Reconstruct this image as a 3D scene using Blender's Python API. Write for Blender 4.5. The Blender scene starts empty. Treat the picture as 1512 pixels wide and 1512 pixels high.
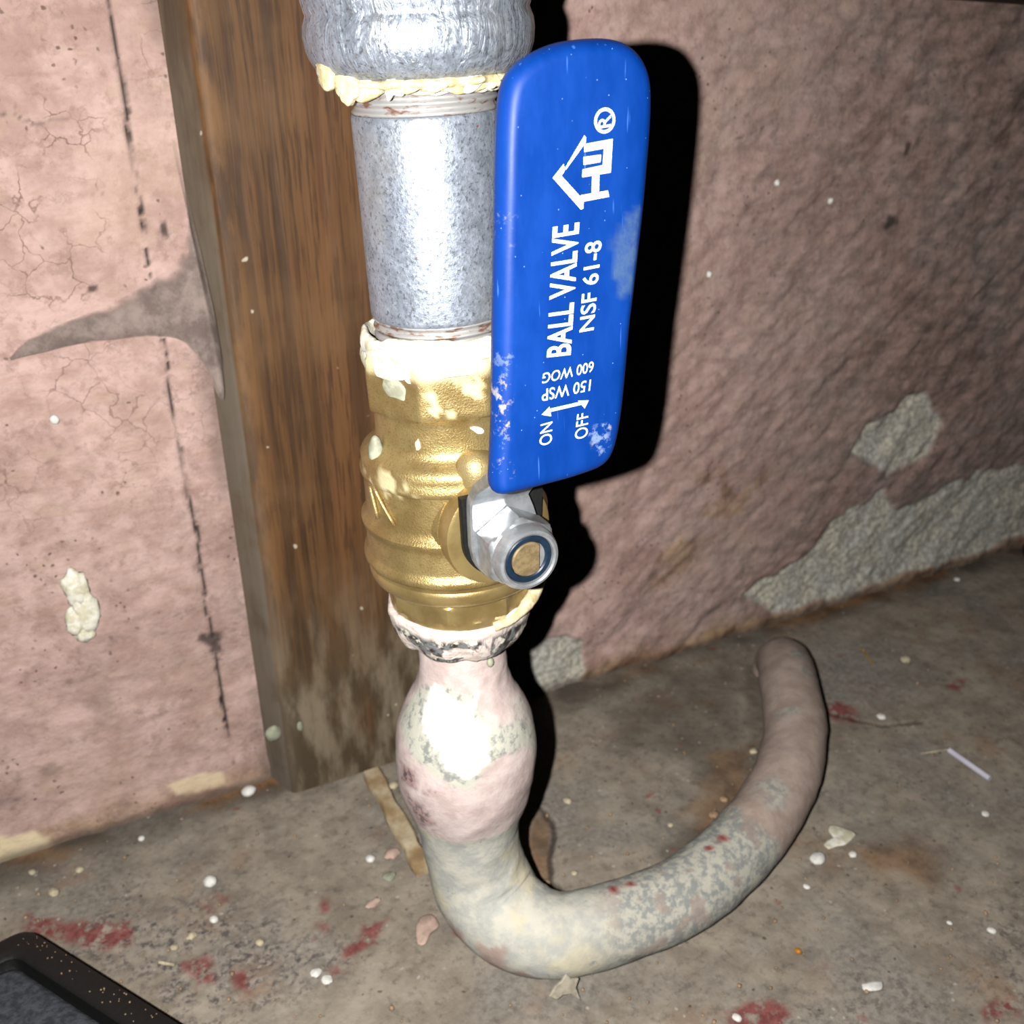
import bpy, bmesh, math, random
import numpy as np
from mathutils import Matrix, Vector, noise as mnoise

S = bpy.context.scene
COL = S.collection
rnd = random.Random(7)

# ------------------------------------------------------------------ camera, flash, world, exposure
R = np.array([[0.89564, -0.20288, 0.3958], [-0.44459, -0.38315, 0.80965], [-0.01261, -0.90113, -0.43337]])
CAM = np.array([0.0, 0.0, 0.285])
F = 1512.0
cd = bpy.data.cameras.new('camera'); cam = bpy.data.objects.new('camera', cd); COL.objects.link(cam)
cd.sensor_width = 36; cd.lens = 36; cd.clip_start = 0.01; cd.clip_end = 20
CM = Matrix(((R[0, 0], -R[0, 1], -R[0, 2], CAM[0]), (R[1, 0], -R[1, 1], -R[1, 2], CAM[1]),
             (R[2, 0], -R[2, 1], -R[2, 2], CAM[2]), (0, 0, 0, 1)))
cam.matrix_world = CM
cd.dof.use_dof = True; cd.dof.focus_distance = 0.235; cd.dof.aperture_fstop = 26
S.camera = cam

ld = bpy.data.lights.new('phone_flash', 'AREA'); ld.shape = 'DISK'; ld.size = 0.0038
ld.energy = 2.15; ld.color = (1.0, 0.985, 0.96)
fl = bpy.data.objects.new('phone_flash', ld); COL.objects.link(fl)
fl.matrix_world = CM @ Matrix.Translation((-0.021, 0.001, 0.0))

w = bpy.data.worlds.new('world'); S.world = w; w.use_nodes = True
w.node_tree.nodes['Background'].inputs[0].default_value = (0.9, 0.95, 1.0, 1)
w.node_tree.nodes['Background'].inputs[1].default_value = 0.002
vs = S.view_settings
S.display_settings.display_device = 'sRGB'
vs.view_transform = 'Standard'; vs.look = 'None'; vs.gamma = 1.0; vs.use_curve_mapping = False
vs.exposure = 0.0
S.cycles.diffuse_bounces = 0; S.cycles.glossy_bounces = 2

# ------------------------------------------------------------------ pixel -> place helpers (1512 frame)
def ray(px, py):
    return R @ np.array([(px - 756) / F, (py - 756) / F, 1.0])
def on_y(px, py, y):
    r = ray(px, py); return CAM + r * (y / r[1])
def on_z(px, py, z=0.0):
    r = ray(px, py); return CAM + r * ((z - CAM[2]) / r[2])
WALL_Y = 0.350
def wall2(pts):
    return np.array([on_y(a, b, WALL_Y)[[0, 2]] for a, b in pts])
def floor2(pts):
    return np.array([on_z(a, b)[[0, 1]] for a, b in pts])

# ------------------------------------------------------------------ numpy noise
def _hash(ix, iy, seed):
    h = (ix.astype(np.int64) * 374761393 + iy.astype(np.int64) * 668265263 + seed * 974711) & 0x7fffffff
    h = ((h ^ (h >> 13)) * 1274126177) & 0x7fffffff
    return ((h ^ (h >> 16)) & 0xffff) / 65535.0
def vnoise(x, y, seed=0):
    x = np.asarray(x, float); y = np.asarray(y, float)
    ix = np.floor(x); iy = np.floor(y); fx = x - ix; fy = y - iy
    fx = fx * fx * (3 - 2 * fx); fy = fy * fy * (3 - 2 * fy)
    a = _hash(ix, iy, seed); b = _hash(ix + 1, iy, seed); c = _hash(ix, iy + 1, seed); d = _hash(ix + 1, iy + 1, seed)
    return a * (1 - fx) * (1 - fy) + b * fx * (1 - fy) + c * (1 - fx) * fy + d * fx * fy
def fbm(x, y, octv=4, seed=0, gain=0.5):
    t = 0; a = 1; n = 0
    for k in range(octv):
        t = t + a * vnoise(x * 2 ** k, y * 2 ** k, seed + k * 17); n += a; a *= gain
    return t / n * 2 - 1
def sstep(lo, hi, v):
    t = np.clip((v - lo) / (hi - lo), 0, 1); return t * t * (3 - 2 * t)
def seg_dist(X, Y, p, q):
    d = q - p; L = d @ d + 1e-12
    t = np.clip(((X - p[0]) * d[0] + (Y - p[1]) * d[1]) / L, 0, 1)
    return np.hypot(X - p[0] - t * d[0], Y - p[1] - t * d[1])
def line_dist(X, Y, pts):
    D = np.full(X.shape, 1e9)
    for p, q in zip(pts[:-1], pts[1:]): D = np.minimum(D, seg_dist(X, Y, p, q))
    return D
def poly_sd(X, Y, pts):
    D = line_dist(X, Y, np.vstack([pts, pts[:1]])); ins = np.zeros(X.shape, bool)
    for (x1, y1), (x2, y2) in zip(pts, np.roll(pts, -1, 0)):
        c = ((y1 > Y) != (y2 > Y)) & (X < (x2 - x1) * (Y - y1) / (y2 - y1 + 1e-15) + x1); ins ^= c
    return np.where(ins, -D, D)
def patch(X, Y, pts, soft=0.002, warp=0.004, fr=90, seed=3):
    wx = fbm(X * fr, Y * fr, 4, seed) * warp; wy = fbm(X * fr + 31, Y * fr + 7, 4, seed + 5) * warp
    return 1 - sstep(-soft, soft, poly_sd(X + wx, Y + wy, pts))

# ------------------------------------------------------------------ object helpers
def tag(o, label=None, cat=None, group=None, kind=None):
    if label: o['label'] = label
    if cat: o['category'] = cat
    if group: o['group'] = group
    if kind: o['kind'] = kind
    return o
def obj(name, V, Fc, mat, parent=None, to_local=None, smooth=True, attrs=None):
    V = np.asarray(V, float)
    if to_local is not None:
        m = np.array(to_local.inverted()); V = V @ m[:3, :3].T + m[:3, 3]
    me = bpy.data.meshes.new(name)
    if isinstance(Fc, np.ndarray) and Fc.ndim == 2:
        n, k = Fc.shape
        me.vertices.add(len(V)); me.vertices.foreach_set('co', V.ravel())
        me.loops.add(n * k); me.loops.foreach_set('vertex_index', Fc.ravel().astype(np.int32))
        me.polygons.add(n); me.polygons.foreach_set('loop_start', np.arange(0, n * k, k, dtype=np.int32))
        me.update(calc_edges=True)
    else:
        me.from_pydata([tuple(v) for v in V], [], [tuple(int(i) for i in f) for f in Fc]); me.update()
    if attrs:
        for k2, a in attrs.items():
            at = me.attributes.new(k2, 'FLOAT', 'POINT'); at.data.foreach_set('value', np.asarray(a, np.float32).ravel())
    if smooth: me.polygons.foreach_set('use_smooth', [True] * len(me.polygons))
    me.materials.append(mat)
    o = bpy.data.objects.new(name, me); COL.objects.link(o)
    if parent: o.parent = parent
    return o
def empty(name, mat4):
    o = bpy.data.objects.new(name, None); COL.objects.link(o); o.matrix_world = mat4; o.empty_display_size = 0.02; return o
def fix_normals(o):
    bm = bmesh.new(); bm.from_mesh(o.data); bmesh.ops.recalc_face_normals(bm, faces=bm.faces); bm.to_mesh(o.data); bm.free(); return o
def sharp(o, deg=35):
    o.data.set_sharp_from_angle(angle=math.radians(deg)); return o
def grid_faces(nu, nv, wrap_u=False, wrap_v=False):
    i = np.arange(nu if wrap_u else nu - 1); j = np.arange(nv if wrap_v else nv - 1)
    I, J = np.meshgrid(i, j, indexing='ij'); I2 = (I + 1) % nu; J2 = (J + 1) % nv
    return np.stack([I * nv + J, I2 * nv + J, I2 * nv + J2, I * nv + J2], -1).reshape(-1, 4)
def lathe(prof, seg=96, rfun=None):
    """prof: list of (z, r[, n-gon sides]); rings along z. Returns V, F with closed ends."""
    V = []; th = np.arange(seg) / seg * 2 * math.pi
    for p in prof:
        z, r = p[0], p[1]; rr = np.full(seg, r)
        if len(p) > 2 and p[2]:
            n = p[2]; off = p[3] if len(p) > 3 else 0
            a = (th - off) % (2 * math.pi / n) - math.pi / n
            rr = np.minimum(r / np.cos(a), r * 1.078)
        if rfun is not None: rr = rr + rfun(z, th)
        V.append(np.stack([rr * np.cos(th), rr * np.sin(th), np.full(seg, z)], -1))
    V = np.concatenate(V); Fq = grid_faces(len(prof), seg, False, True)
    faces = [tuple(f[::-1]) for f in Fq]
    faces.append(tuple(range(seg))[::-1]); k = (len(prof) - 1) * seg; faces.append(tuple(range(k, k + seg)))
    return V, faces
def densify(prof, step=0.001):
    out = [prof[0]]
    for a, b in zip(prof[:-1], prof[1:]):
        n = max(1, int(math.hypot(b[0] - a[0], b[1] - a[1]) / step))
        for k in range(1, n + 1):
            t = k / n; out.append((a[0] + (b[0] - a[0]) * t, a[1] + (b[1] - a[1]) * t) + tuple(b[2:]))
    return out
def catmull(P, n):
    P = np.asarray(P, float); Q = np.vstack([2 * P[0] - P[1], P, 2 * P[-1] - P[-2]]); out = []
    for i in range(1, len(Q) - 2):
        p0, p1, p2, p3 = Q[i - 1], Q[i], Q[i + 1], Q[i + 2]
        for k in range(n):
            t = k / n
            out.append(0.5 * (2 * p1 + (p2 - p0) * t + (2 * p0 - 5 * p1 + 4 * p2 - p3) * t * t + (3 * p1 - p0 - 3 * p2 + p3) * t ** 3))
    out.append(P[-1]); return np.array(out)
def tube(P, rad, seg=24, caps=True, noise_amp=0.0, seed=0, fr=60):
    """P (n,3) centre line, rad (n). Returns V, F, s(arc), angle arrays"""
    P = np.asarray(P); n = len(P); T = np.gradient(P, axis=0); T /= np.linalg.norm(T, axis=1)[:, None]
    u = np.cross(T[0], [0.3, 1, 0.1]); u /= np.linalg.norm(u); U = []
    for t in T:
        u = u - t * (u @ t); u /= np.linalg.norm(u); U.append(u)
    U = np.array(U); W = np.cross(T, U); th = np.arange(seg) / seg * 2 * math.pi
    s = np.concatenate([[0], np.cumsum(np.linalg.norm(np.diff(P, axis=0), axis=1))])
    SS, TH = np.meshgrid(s, th, indexing='ij'); rr = np.repeat(np.asarray(rad)[:, None], seg, 1)
    if noise_amp:
        cx = np.cos(TH) * 0.02; cy = np.sin(TH) * 0.02
        rr = rr + noise_amp * (fbm(cx * fr + SS * fr, cy * fr + SS * fr * 0.7, 4, seed))
    V = P[:, None] + rr[..., None] * (np.cos(TH)[..., None] * U[:, None] + np.sin(TH)[..., None] * W[:, None])
    faces = [tuple(f) for f in grid_faces(n, seg, False, True)]
    if caps:
        faces.append(tuple(range(seg))); faces.append(tuple(range((n - 1) * seg, n * seg))[::-1])
    return V.reshape(-1, 3), faces, SS.ravel(), TH.ravel()
def band(z_fn, r_fn, hz_fn, hr_fn, seg=120, m=10):
    """closed irregular ring: centre height, radius, half height, half thickness as functions of angle"""
    th = np.arange(seg) / seg * 2 * math.pi; a = np.arange(m) / m * 2 * math.pi
    TH, A = np.meshgrid(th, a, indexing='ij')
    z = z_fn(TH) + hz_fn(TH) * np.cos(A); r = r_fn(TH) + hr_fn(TH) * np.sin(A)
    V = np.stack([r * np.cos(TH), r * np.sin(TH), z], -1).reshape(-1, 3)
    return V, grid_faces(seg, m, True, True)
def blob(c, ax, sub=3, amp=0.15, seed=0, fr=1.3):
    """irregular ellipsoid: centre, three axis vectors"""
    bm = bmesh.new(); bmesh.ops.create_icosphere(bm, subdivisions=sub, radius=1)
    V = []; A = [Vector(a) for a in ax]
    for v in bm.verts:
        p = v.co * (1 + amp * mnoise.noise(v.co * fr + Vector((seed * 3.1, seed * 1.7, seed)))
                    + amp * .5 * mnoise.noise(v.co * fr * 2.7 + Vector((seed, 5, 2))))
        V.append(Vector(c) + A[0] * p.x + A[1] * p.y + A[2] * p.z)
    Fc = [tuple(v.index for v in f.verts) for f in bm.faces]; bm.free()
    return np.array(V), Fc
def prism(pts, axis_o, ux, uy, un, h, bev=0.0):
    """extruded polygon with an inset bevel on the front; pts 2-D list"""
    P = np.asarray(pts, float); n = len(P)
    c = P.mean(0); rings = []
    def lift(Q, t): return axis_o + Q[:, :1] * ux + Q[:, 1:] * uy + t * un
    if bev:
        d = np.linalg.norm(P - c, axis=1)[:, None]; Pin = c + (P - c) * (1 - bev / d)
        rings = [lift(Pin, 0), lift(P, bev), lift(P, h - bev), lift(Pin, h)]
    else: rings = [lift(P, 0), lift(P, h)]
    V = np.vstack(rings); faces = []
    for k in range(len(rings) - 1):
        for i in range(n):
            j = (i + 1) % n; faces.append((k * n + i, k * n + j, (k + 1) * n + j, (k + 1) * n + i))
    faces.append(tuple(range(n))[::-1]); faces.append(tuple(range((len(rings) - 1) * n, len(rings) * n)))
    return V, faces
def disc_stack(o3, un, ux, uy, prof, seg=64):
    """lathe about an arbitrary axis: prof = [(t, r)]"""
    th = np.arange(seg) / seg * 2 * math.pi
    ring = np.cos(th)[:, None] * ux + np.sin(th)[:, None] * uy
    V = np.vstack([o3 + un * t + ring * r for t, r in prof])
    faces = [tuple(f) for f in grid_faces(len(prof), seg, False, True)]
    faces.append(tuple(range(seg))[::-1]); k = (len(prof) - 1) * seg; faces.append(tuple(range(k, k + seg)))
    return V, faces

# ------------------------------------------------------------------ material helpers
def lin(c):
    c = np.array(c) / 255.0
    return tuple(np.where(c <= .04045, c / 12.92, ((c + .055) / 1.055) ** 2.4)) + (1.0,)
class NT:
    def __init__(s, name):
        s.m = bpy.data.materials.new(name); s.m.use_nodes = True; s.t = s.m.node_tree
        s.b = s.t.nodes['Principled BSDF']; s.co = s.t.nodes.new('ShaderNodeTexCoord').outputs['Object']
    def put(s, i, v):
        if isinstance(v, bpy.types.NodeSocket): s.t.links.new(v, i)
        else: i.default_value = v
    def noise(s, scale, detail=4, rough=0.55, vec=None, dist=0.0):
        n = s.t.nodes.new('ShaderNodeTexNoise'); s.put(n.inputs['Vector'], vec or s.co)
        n.inputs['Scale'].default_value = scale; n.inputs['Detail'].default_value = detail
        n.inputs['Roughness'].default_value = rough; n.inputs['Distortion'].default_value = dist
        return n.outputs['Fac']
    def voro(s, scale, vec=None, feature='F1', out='Distance'):
        n = s.t.nodes.new('ShaderNodeTexVoronoi'); n.feature = feature; s.put(n.inputs['Vector'], vec or s.co)
        n.inputs['Scale'].default_value = scale; return n.outputs[out]
    def mapv(s, scale=(1, 1, 1), rot=(0, 0, 0), loc=(0, 0, 0), vec=None):
        n = s.t.nodes.new('ShaderNodeMapping'); s.put(n.inputs['Vector'], vec or s.co)
        n.inputs['Scale'].default_value = scale; n.inputs['Rotation'].default_value = rot; n.inputs['Location'].default_value = loc
        return n.outputs[0]
    def warp(s, scale, amt):
        n = s.t.nodes.new('ShaderNodeTexNoise'); s.put(n.inputs['Vector'], s.co); n.inputs['Scale'].default_value = scale
        n.inputs['Detail'].default_value = 5
        a = s.t.nodes.new('ShaderNodeVectorMath'); a.operation = 'MULTIPLY_ADD'
        s.put(a.inputs[0], n.outputs['Color']); a.inputs[1].default_value = (amt,) * 3
        b = s.t.nodes.new('ShaderNodeVectorMath'); b.operation = 'ADD'; s.put(b.inputs[0], s.co); b.inputs[1].default_value = (-amt / 2,) * 3
        s.put(a.inputs[2], b.outputs[0]); return a.outputs[0]
    def ramp(s, x, lo, hi, a=0.0, b=1.0):
        n = s.t.nodes.new('ShaderNodeMapRange'); n.interpolation_type = 'SMOOTHSTEP'; s.put(n.inputs[0], x)
        n.inputs[1].default_value = lo; n.inputs[2].default_value = hi; n.inputs[3].default_value = a; n.inputs[4].default_value = b
        return n.outputs[0]
    def math(s, op, a, b=0.0):
        n = s.t.nodes.new('ShaderNodeMath'); n.operation = op; s.put(n.inputs[0], a); s.put(n.inputs[1], b); return n.outputs[0]
    def mul(s, a, b): return s.math('MULTIPLY', a, b)
    def mix(s, f, a, b):
        n = s.t.nodes.new('ShaderNodeMix'); n.data_type = 'RGBA'; s.put(n.inputs[0], f)
        for i, v in ((6, a), (7, b)):
            s.put(n.inputs[i], v if isinstance(v, bpy.types.NodeSocket) else (lin(v) if len(v) == 3 else v))
        return n.outputs[2]
    def attr(s, name):
        n = s.t.nodes.new('ShaderNodeAttribute'); n.attribute_name = name; return n.outputs['Fac']
    def sep(s, vec=None):
        n = s.t.nodes.new('ShaderNodeSeparateXYZ'); s.put(n.inputs[0], vec or s.co); return n.outputs
    def spot(s, vec, c, rad):
        """1 inside an ellipse at c with radii rad in the coordinates vec"""
        m = s.mapv((1 / rad[0], 1 / rad[1], 1 / rad[2]), (0, 0, 0), (-c[0] / rad[0], -c[1] / rad[1], -c[2] / rad[2]), vec)
        n = s.t.nodes.new('ShaderNodeVectorMath'); n.operation = 'LENGTH'; s.put(n.inputs[0], m)
        return s.ramp(n.outputs['Value'], 1.15, 0.8)
    def bump(s, h, strength=0.5, dist=0.001, prev=None):
        n = s.t.nodes.new('ShaderNodeBump'); s.put(n.inputs['Height'], h); n.inputs['Strength'].default_value = strength
        n.inputs['Distance'].default_value = dist
        if prev is not None: s.put(n.inputs['Normal'], prev)
        return n.outputs[0]
    def done(s, color=None, rough=None, metal=None, nrm=None, spec=None, **kw):
        for k, v in (('Base Color', color), ('Roughness', rough), ('Metallic', metal), ('Normal', nrm), ('Specular IOR Level', spec)):
            if v is None: continue
            if k == 'Base Color' and not isinstance(v, bpy.types.NodeSocket) and len(v) == 3: v = lin(v)
            s.put(s.b.inputs[k], v)
        for k, v in kw.items(): s.put(s.b.inputs[k.replace('_', ' ')], v)
        return s.m

def mat_wall():
    n = NT('painted_plaster')
    big = n.noise(14, 5, .6); mid = n.noise(70, 6, .65); fine = n.noise(420, 4, .6)
    tro = n.noise(60, 5, .6, n.mapv((1, 1, 3.2), (0, math.radians(38), 0)))
    c = n.mix(n.ramp(mid, .32, .68), (172, 141, 132), (210, 178, 169))
    c = n.mix(n.mul(n.ramp(n.noise(170, 7, .75), .50, .66), n.math('ADD', .45, n.mul(n.attr('dirt'), .3))), c, (136, 108, 97))
    c = n.mix(n.mul(n.ramp(n.noise(85, 6, .7, n.mapv((1, 1, 1.6), (0, 0, 0), (5, 2, 1))), .54, .68), .5), c, (186, 160, 140))
    c = n.mix(n.mul(n.ramp(n.noise(130, 6, .75, n.mapv((1, 1, 1), (0, 0, 0), (9, 4, 3))), .54, .66), n.mul(n.attr('dirt'), .8)), c, (130, 124, 120))
    c = n.mix(n.mul(n.ramp(tro, .48, .72), .45), c, (164, 128, 114))
    c = n.mix(n.mul(n.ramp(big, .5, .7), .3), c, (206, 176, 154))
    d = n.attr('dirt')
    dm = n.ramp(n.math('ADD', n.mul(mid, .6), n.mul(tro, .6)), .40, .78)
    c = n.mix(n.mul(d, n.math('ADD', n.mul(dm, .75), .25)), c, n.mix(n.ramp(big, .4, .6), (110, 93, 84), (118, 108, 102)))
    # hairline craze cracks where the paint is old
    e = n.voro(95, n.warp(120, .012), 'DISTANCE_TO_EDGE')
    cz = n.mul(n.mul(n.ramp(e, .035, .0), n.ramp(n.noise(38, 3), .48, .62)), n.attr('craze'))
    c = n.mix(n.mul(cz, .75), c, (112, 84, 76))
    pits = n.mul(n.ramp(n.voro(260, n.warp(200, .004)), .20, .10), n.ramp(n.noise(45, 3), .50, .62))
    c = n.mix(n.mul(pits, .8), c, (92, 70, 62))
    pl = n.attr('plaster')
    c = n.mix(pl, c, n.mix(n.ramp(fine, .35, .65), (160, 154, 144), n.mix(n.ramp(mid, .4, .6), (214, 206, 186), (200, 198, 190))))
    c = n.mix(n.attr('brown'), c, n.mix(n.ramp(mid, .4, .62), (116, 86, 62), (176, 146, 112)))
    c = n.mix(n.attr('cream'), c, (226, 206, 170))
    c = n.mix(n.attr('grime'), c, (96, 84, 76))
    c = n.mix(n.attr('crack'), c, (58, 50, 48))
    h = n.math('ADD', n.math('ADD', n.mul(fine, .6), n.mul(mid, .6)), n.mul(tro, .6))
    return n.done(c, .85, 0, n.bump(h, .6, .0013), .12)
def mat_floor():
    n = NT('stained_concrete')
    big = n.noise(11, 5, .6); mid = n.noise(55, 7, .65); fine = n.noise(500, 4, .6)
    c = n.mix(n.ramp(mid, .34, .66), (134, 123, 109), (166, 154, 138))
    c = n.mix(n.mul(n.ramp(big, .46, .62), .7), c, n.mix(n.ramp(fine, .3, .7), (116, 112, 106), (154, 148, 140)))
    c = n.mix(n.mul(n.ramp(n.noise(24, 4, .6, n.mapv((1, 1, 1), (0, 0, 0), (3, 1, 0))), .55, .68), .6), c, (148, 120, 98))
    c = n.mix(n.mul(n.ramp(n.noise(260, 6, .75), .50, .66), .5), c, (92, 84, 76))
    c = n.mix(n.mul(n.ramp(n.noise(120, 6, .7, n.mapv((1, 1, 1), (0, 0, 0), (2, 7, 0))), .55, .68), .45), c, (168, 158, 146))
    agg = n.attr('aggregate')
    c = n.mix(n.mul(agg, n.ramp(n.noise(170, 4, .7), .45, .6)), c, n.mix(n.ramp(fine, .4, .6), (92, 86, 84), (160, 148, 136)))
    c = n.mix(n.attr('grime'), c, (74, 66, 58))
    c = n.mix(n.attr('brown'), c, n.mix(n.ramp(mid, .4, .6), (96, 70, 48), (140, 104, 72)))
    red = n.mul(n.attr('red'), n.ramp(n.noise(210, 4, .65), .36, .52))
    c = n.mix(n.mul(red, .9), c, n.mix(n.ramp(fine, .4, .6), (120, 56, 56), (140, 76, 72)))
    rs = n.mul(n.ramp(n.voro(70, n.warp(90, .012)), .14, .07), n.ramp(n.noise(17, 2), .5, .6))
    c = n.mix(n.mul(rs, .6), c, (132, 66, 62))
    ws = n.mul(n.ramp(n.voro(190, n.warp(150, .003)), .15, .08), n.ramp(n.noise(40, 3), .5, .58))
    c = n.mix(n.mul(ws, .7), c, (190, 182, 170))
    bs = n.ramp(n.voro(120, n.warp(150, .004)), .10, .05)
    c = n.mix(n.mul(bs, .7), c, (66, 56, 48))
    c = n.mix(n.attr('pale'), c, (176, 164, 146))
    c = n.mix(n.attr('crack'), c, (48, 42, 38))
    return n.done(c, .72, 0, n.bump(n.math('ADD', n.mul(fine, .4), mid), .5, .0009), .3)
def mat_wood():
    n = NT('stained_wood')
    v = n.mapv((1, 1, .05)); wv = n.mapv((1, 1, .035), (0, math.radians(1.2), 0))
    g1 = n.noise(330, 4, .6, wv, .25); g2 = n.noise(900, 4, .6, v); g3 = n.noise(46, 3, .5, wv)
    c = n.mix(n.ramp(g1, .38, .62), (68, 46, 27), (96, 66, 38))
    c = n.mix(n.mul(n.ramp(g3, .42, .62), .5), c, (112, 74, 42))
    c = n.mix(n.mul(n.ramp(g2, .50, .62), .65), c, (54, 35, 21))
    c = n.mix(n.mul(n.ramp(n.noise(170, 3, .6, wv), .60, .66), .7), c, (78, 46, 24))
    ab = n.ramp(n.noise(24, 4), .45, .7); c = n.mix(n.mul(ab, .35), c, (118, 88, 58))
    c = n.mix(n.mul(n.attr('edge'), n.ramp(n.noise(120, 5, .6, n.mapv((1, 1, .25))), .40, .60)), c, (116, 82, 48))
    c = n.mix(n.mul(n.attr('grime'), n.ramp(n.noise(70, 5, .6, n.mapv((1, 1, .35))), .28, .55, .45, 1)), c,
              n.mix(n.ramp(n.noise(90, 4, .6, n.mapv((1, 1, .3))), .4, .62), (78, 66, 50), (132, 118, 98)))
    c = n.mix(n.mul(n.attr('dust'), n.ramp(n.noise(60, 4), .25, .6, .5, 1)), c, (126, 114, 100))
    c = n.mix(n.mul(n.ramp(n.voro(75, n.warp(60, .01)), .07, .035), .8), c, (196, 184, 164))
    return n.done(c, .6, 0, n.bump(g1, .35, .0006), .3)
def mat_galv(name, rough=.42, wrinkle=False):
    n = NT(name)
    a = n.noise(260, 5, .7); b = n.noise(1200, 3, .6); big = n.noise(45, 4, .6)
    c = n.mix(n.ramp(a, .3, .7), (140, 148, 160), (172, 180, 194))
    c = n.mix(n.mul(n.ramp(b, .54, .66), .7), c, (92, 96, 102))
    c = n.mix(n.mul(n.ramp(big, .5, .7), .35), c, (176, 172, 162))
    c = n.mix(n.mul(n.ramp(n.voro(150, n.warp(200, .004)), .07, .03), .85), c, (150, 88, 52))
    h = n.math('ADD', n.mul(a, .6), b); st = .3; ds = .0005
    if wrinkle:
        wr = n.noise(240, 4, .6, n.mapv((1, 1, .32)), 1.2); h = n.math('ADD', n.mul(wr, 1.8), n.mul(a, .4)); st = .6; ds = .0009
        c = n.mix(n.mul(n.ramp(wr, .56, .70), .5), c, (128, 130, 130))
    rough = n.ramp(n.noise(700, 4, .7), .35, .65, rough - .06, rough + .16)
    return n.done(c, rough, .62, n.bump(h, st, ds), .5)
def mat_thread():
    n = NT('rusty_thread'); a = n.noise(220, 4, .6, n.mapv((1, 1, 3)))
    c = n.mix(n.ramp(a, .36, .5), (132, 96, 80), (178, 176, 174)); return n.done(c, .5, .5, n.bump(a, .3, .0004))
def mat_brass(name, cast=True):
    n = NT(name); a = n.noise(2200, 2, .6); b = n.noise(90, 5, .6)
    c = n.mix(n.ramp(b, .35, .65), (158, 134, 86), (184, 162, 110))
    if cast: c = n.mix(n.mul(n.ramp(a, .52, .68), .45), c, (120, 96, 56))
    sm = n.attr('smear'); c = n.mix(sm, c, (206, 198, 158))
    met = n.math('SUBTRACT', .72, n.mul(sm, .62))
    return n.done(c, n.math('ADD', .40 if cast else .36, n.mul(sm, .3)), met, n.bump(a, .38 if cast else .12, .0004), .5)
def mat_grip():
    n = NT('blue_vinyl'); s = n.noise(130, 4, .6, n.mapv((1, 1, .35)))
    c = n.mix(n.ramp(s, .3, .7), (1, 45, 116), (2, 53, 130))
    g = n.co
    wv = n.warp(260, .006)
    gr = n.mul(n.attr('scuff'), n.ramp(n.math('ADD', n.noise(420, 5, .7), n.mul(n.attr('scuff'), .14)), .58, .70))
    c = n.mix(n.mul(gr, .8), c, n.mix(n.ramp(n.noise(160, 3), .45, .6), (120, 140, 170), (206, 192, 164)))
    c = n.mix(n.mul(n.attr('dust'), n.ramp(n.noise(300, 5, .7), .3, .7, .3, .75)), c, (72, 94, 120))
    c = n.mix(n.mul(n.ramp(n.voro(420), .06, .03), .7), c, (150, 180, 216))
    scr = n.noise(900, 2, .5, n.mapv((1, 1, .06), (0, math.radians(9), 0)))
    c = n.mix(n.mul(n.ramp(scr, .70, .76), .4), c, (80, 130, 210))
    return n.done(c, n.ramp(s, .3, .7, .42, .54), 0, n.bump(n.noise(350, 3), .08, .0004), .28)
def mat_simple(name, col, rough=.6, metal=0.0, scale=300, var=.25, bump=.3, bd=.0005, col2=None, spec=.4):
    n = NT(name); a = n.noise(scale, 5, .65)
    c2 = col2 or tuple(v * (1 - var) for v in col)
    return n.done(n.mix(n.ramp(a, .38, .62), col, c2), rough, metal, n.bump(a, bump, bd), spec)
def mat_lead():
    n = NT('painted_lead')
    mid = n.noise(130, 6, .65); fine = n.noise(600, 4, .6); big = n.noise(40, 4, .6)
    pink = n.mix(n.ramp(mid, .36, .64), (190, 170, 164), (212, 194, 188))
    pink = n.mix(n.mul(n.ramp(n.noise(75, 5, .7), .60, .68), .5), pink, (120, 96, 96))
    grey = n.mix(n.ramp(mid, .38, .6), (180, 180, 173), (204, 200, 186))
    grey = n.mix(n.mul(n.ramp(big, .50, .62), .6), grey, (212, 200, 168))
    grey = n.mix(n.mul(n.ramp(n.noise(90, 5, .7), .62, .67), .7), grey, (126, 130, 132))
    dust = n.mix(n.ramp(mid, .35, .65), (168, 148, 136), (186, 166, 154))
    mot = n.mix(n.ramp(n.noise(330, 4, .7), .42, .58), (144, 145, 142), (186, 182, 168))
    mot = n.mix(n.mul(n.ramp(n.noise(95, 4, .6), .55, .62), .7), mot, (160, 142, 132))
    c = n.mix(n.attr('grey'), pink, grey)
    c = n.mix(n.attr('mottle'), c, mot)
    c = n.mix(n.attr('dusty'), c, dust)
    c = n.mix(n.mul(n.attr('chalk'), n.ramp(mid, .2, .5, .8, 1)), c, n.mix(n.ramp(n.noise(300, 4, .7), .36, .52), (136, 138, 134), (192, 190, 176)))
    c = n.mix(n.attr('white'), c, (250, 248, 240))
    c = n.mix(n.attr('bruise'), c, n.mix(n.ramp(fine, .42, .55), (86, 70, 78), (170, 136, 132)))
    c = n.mix(n.attr('rust'), c, (178, 138, 124))
    c = n.mix(n.attr('red'), c, (140, 52, 54))
    return n.done(c, .78, 0, n.bump(n.math('ADD', mid, n.mul(fine, .4)), .45, .0008), .2)

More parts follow.
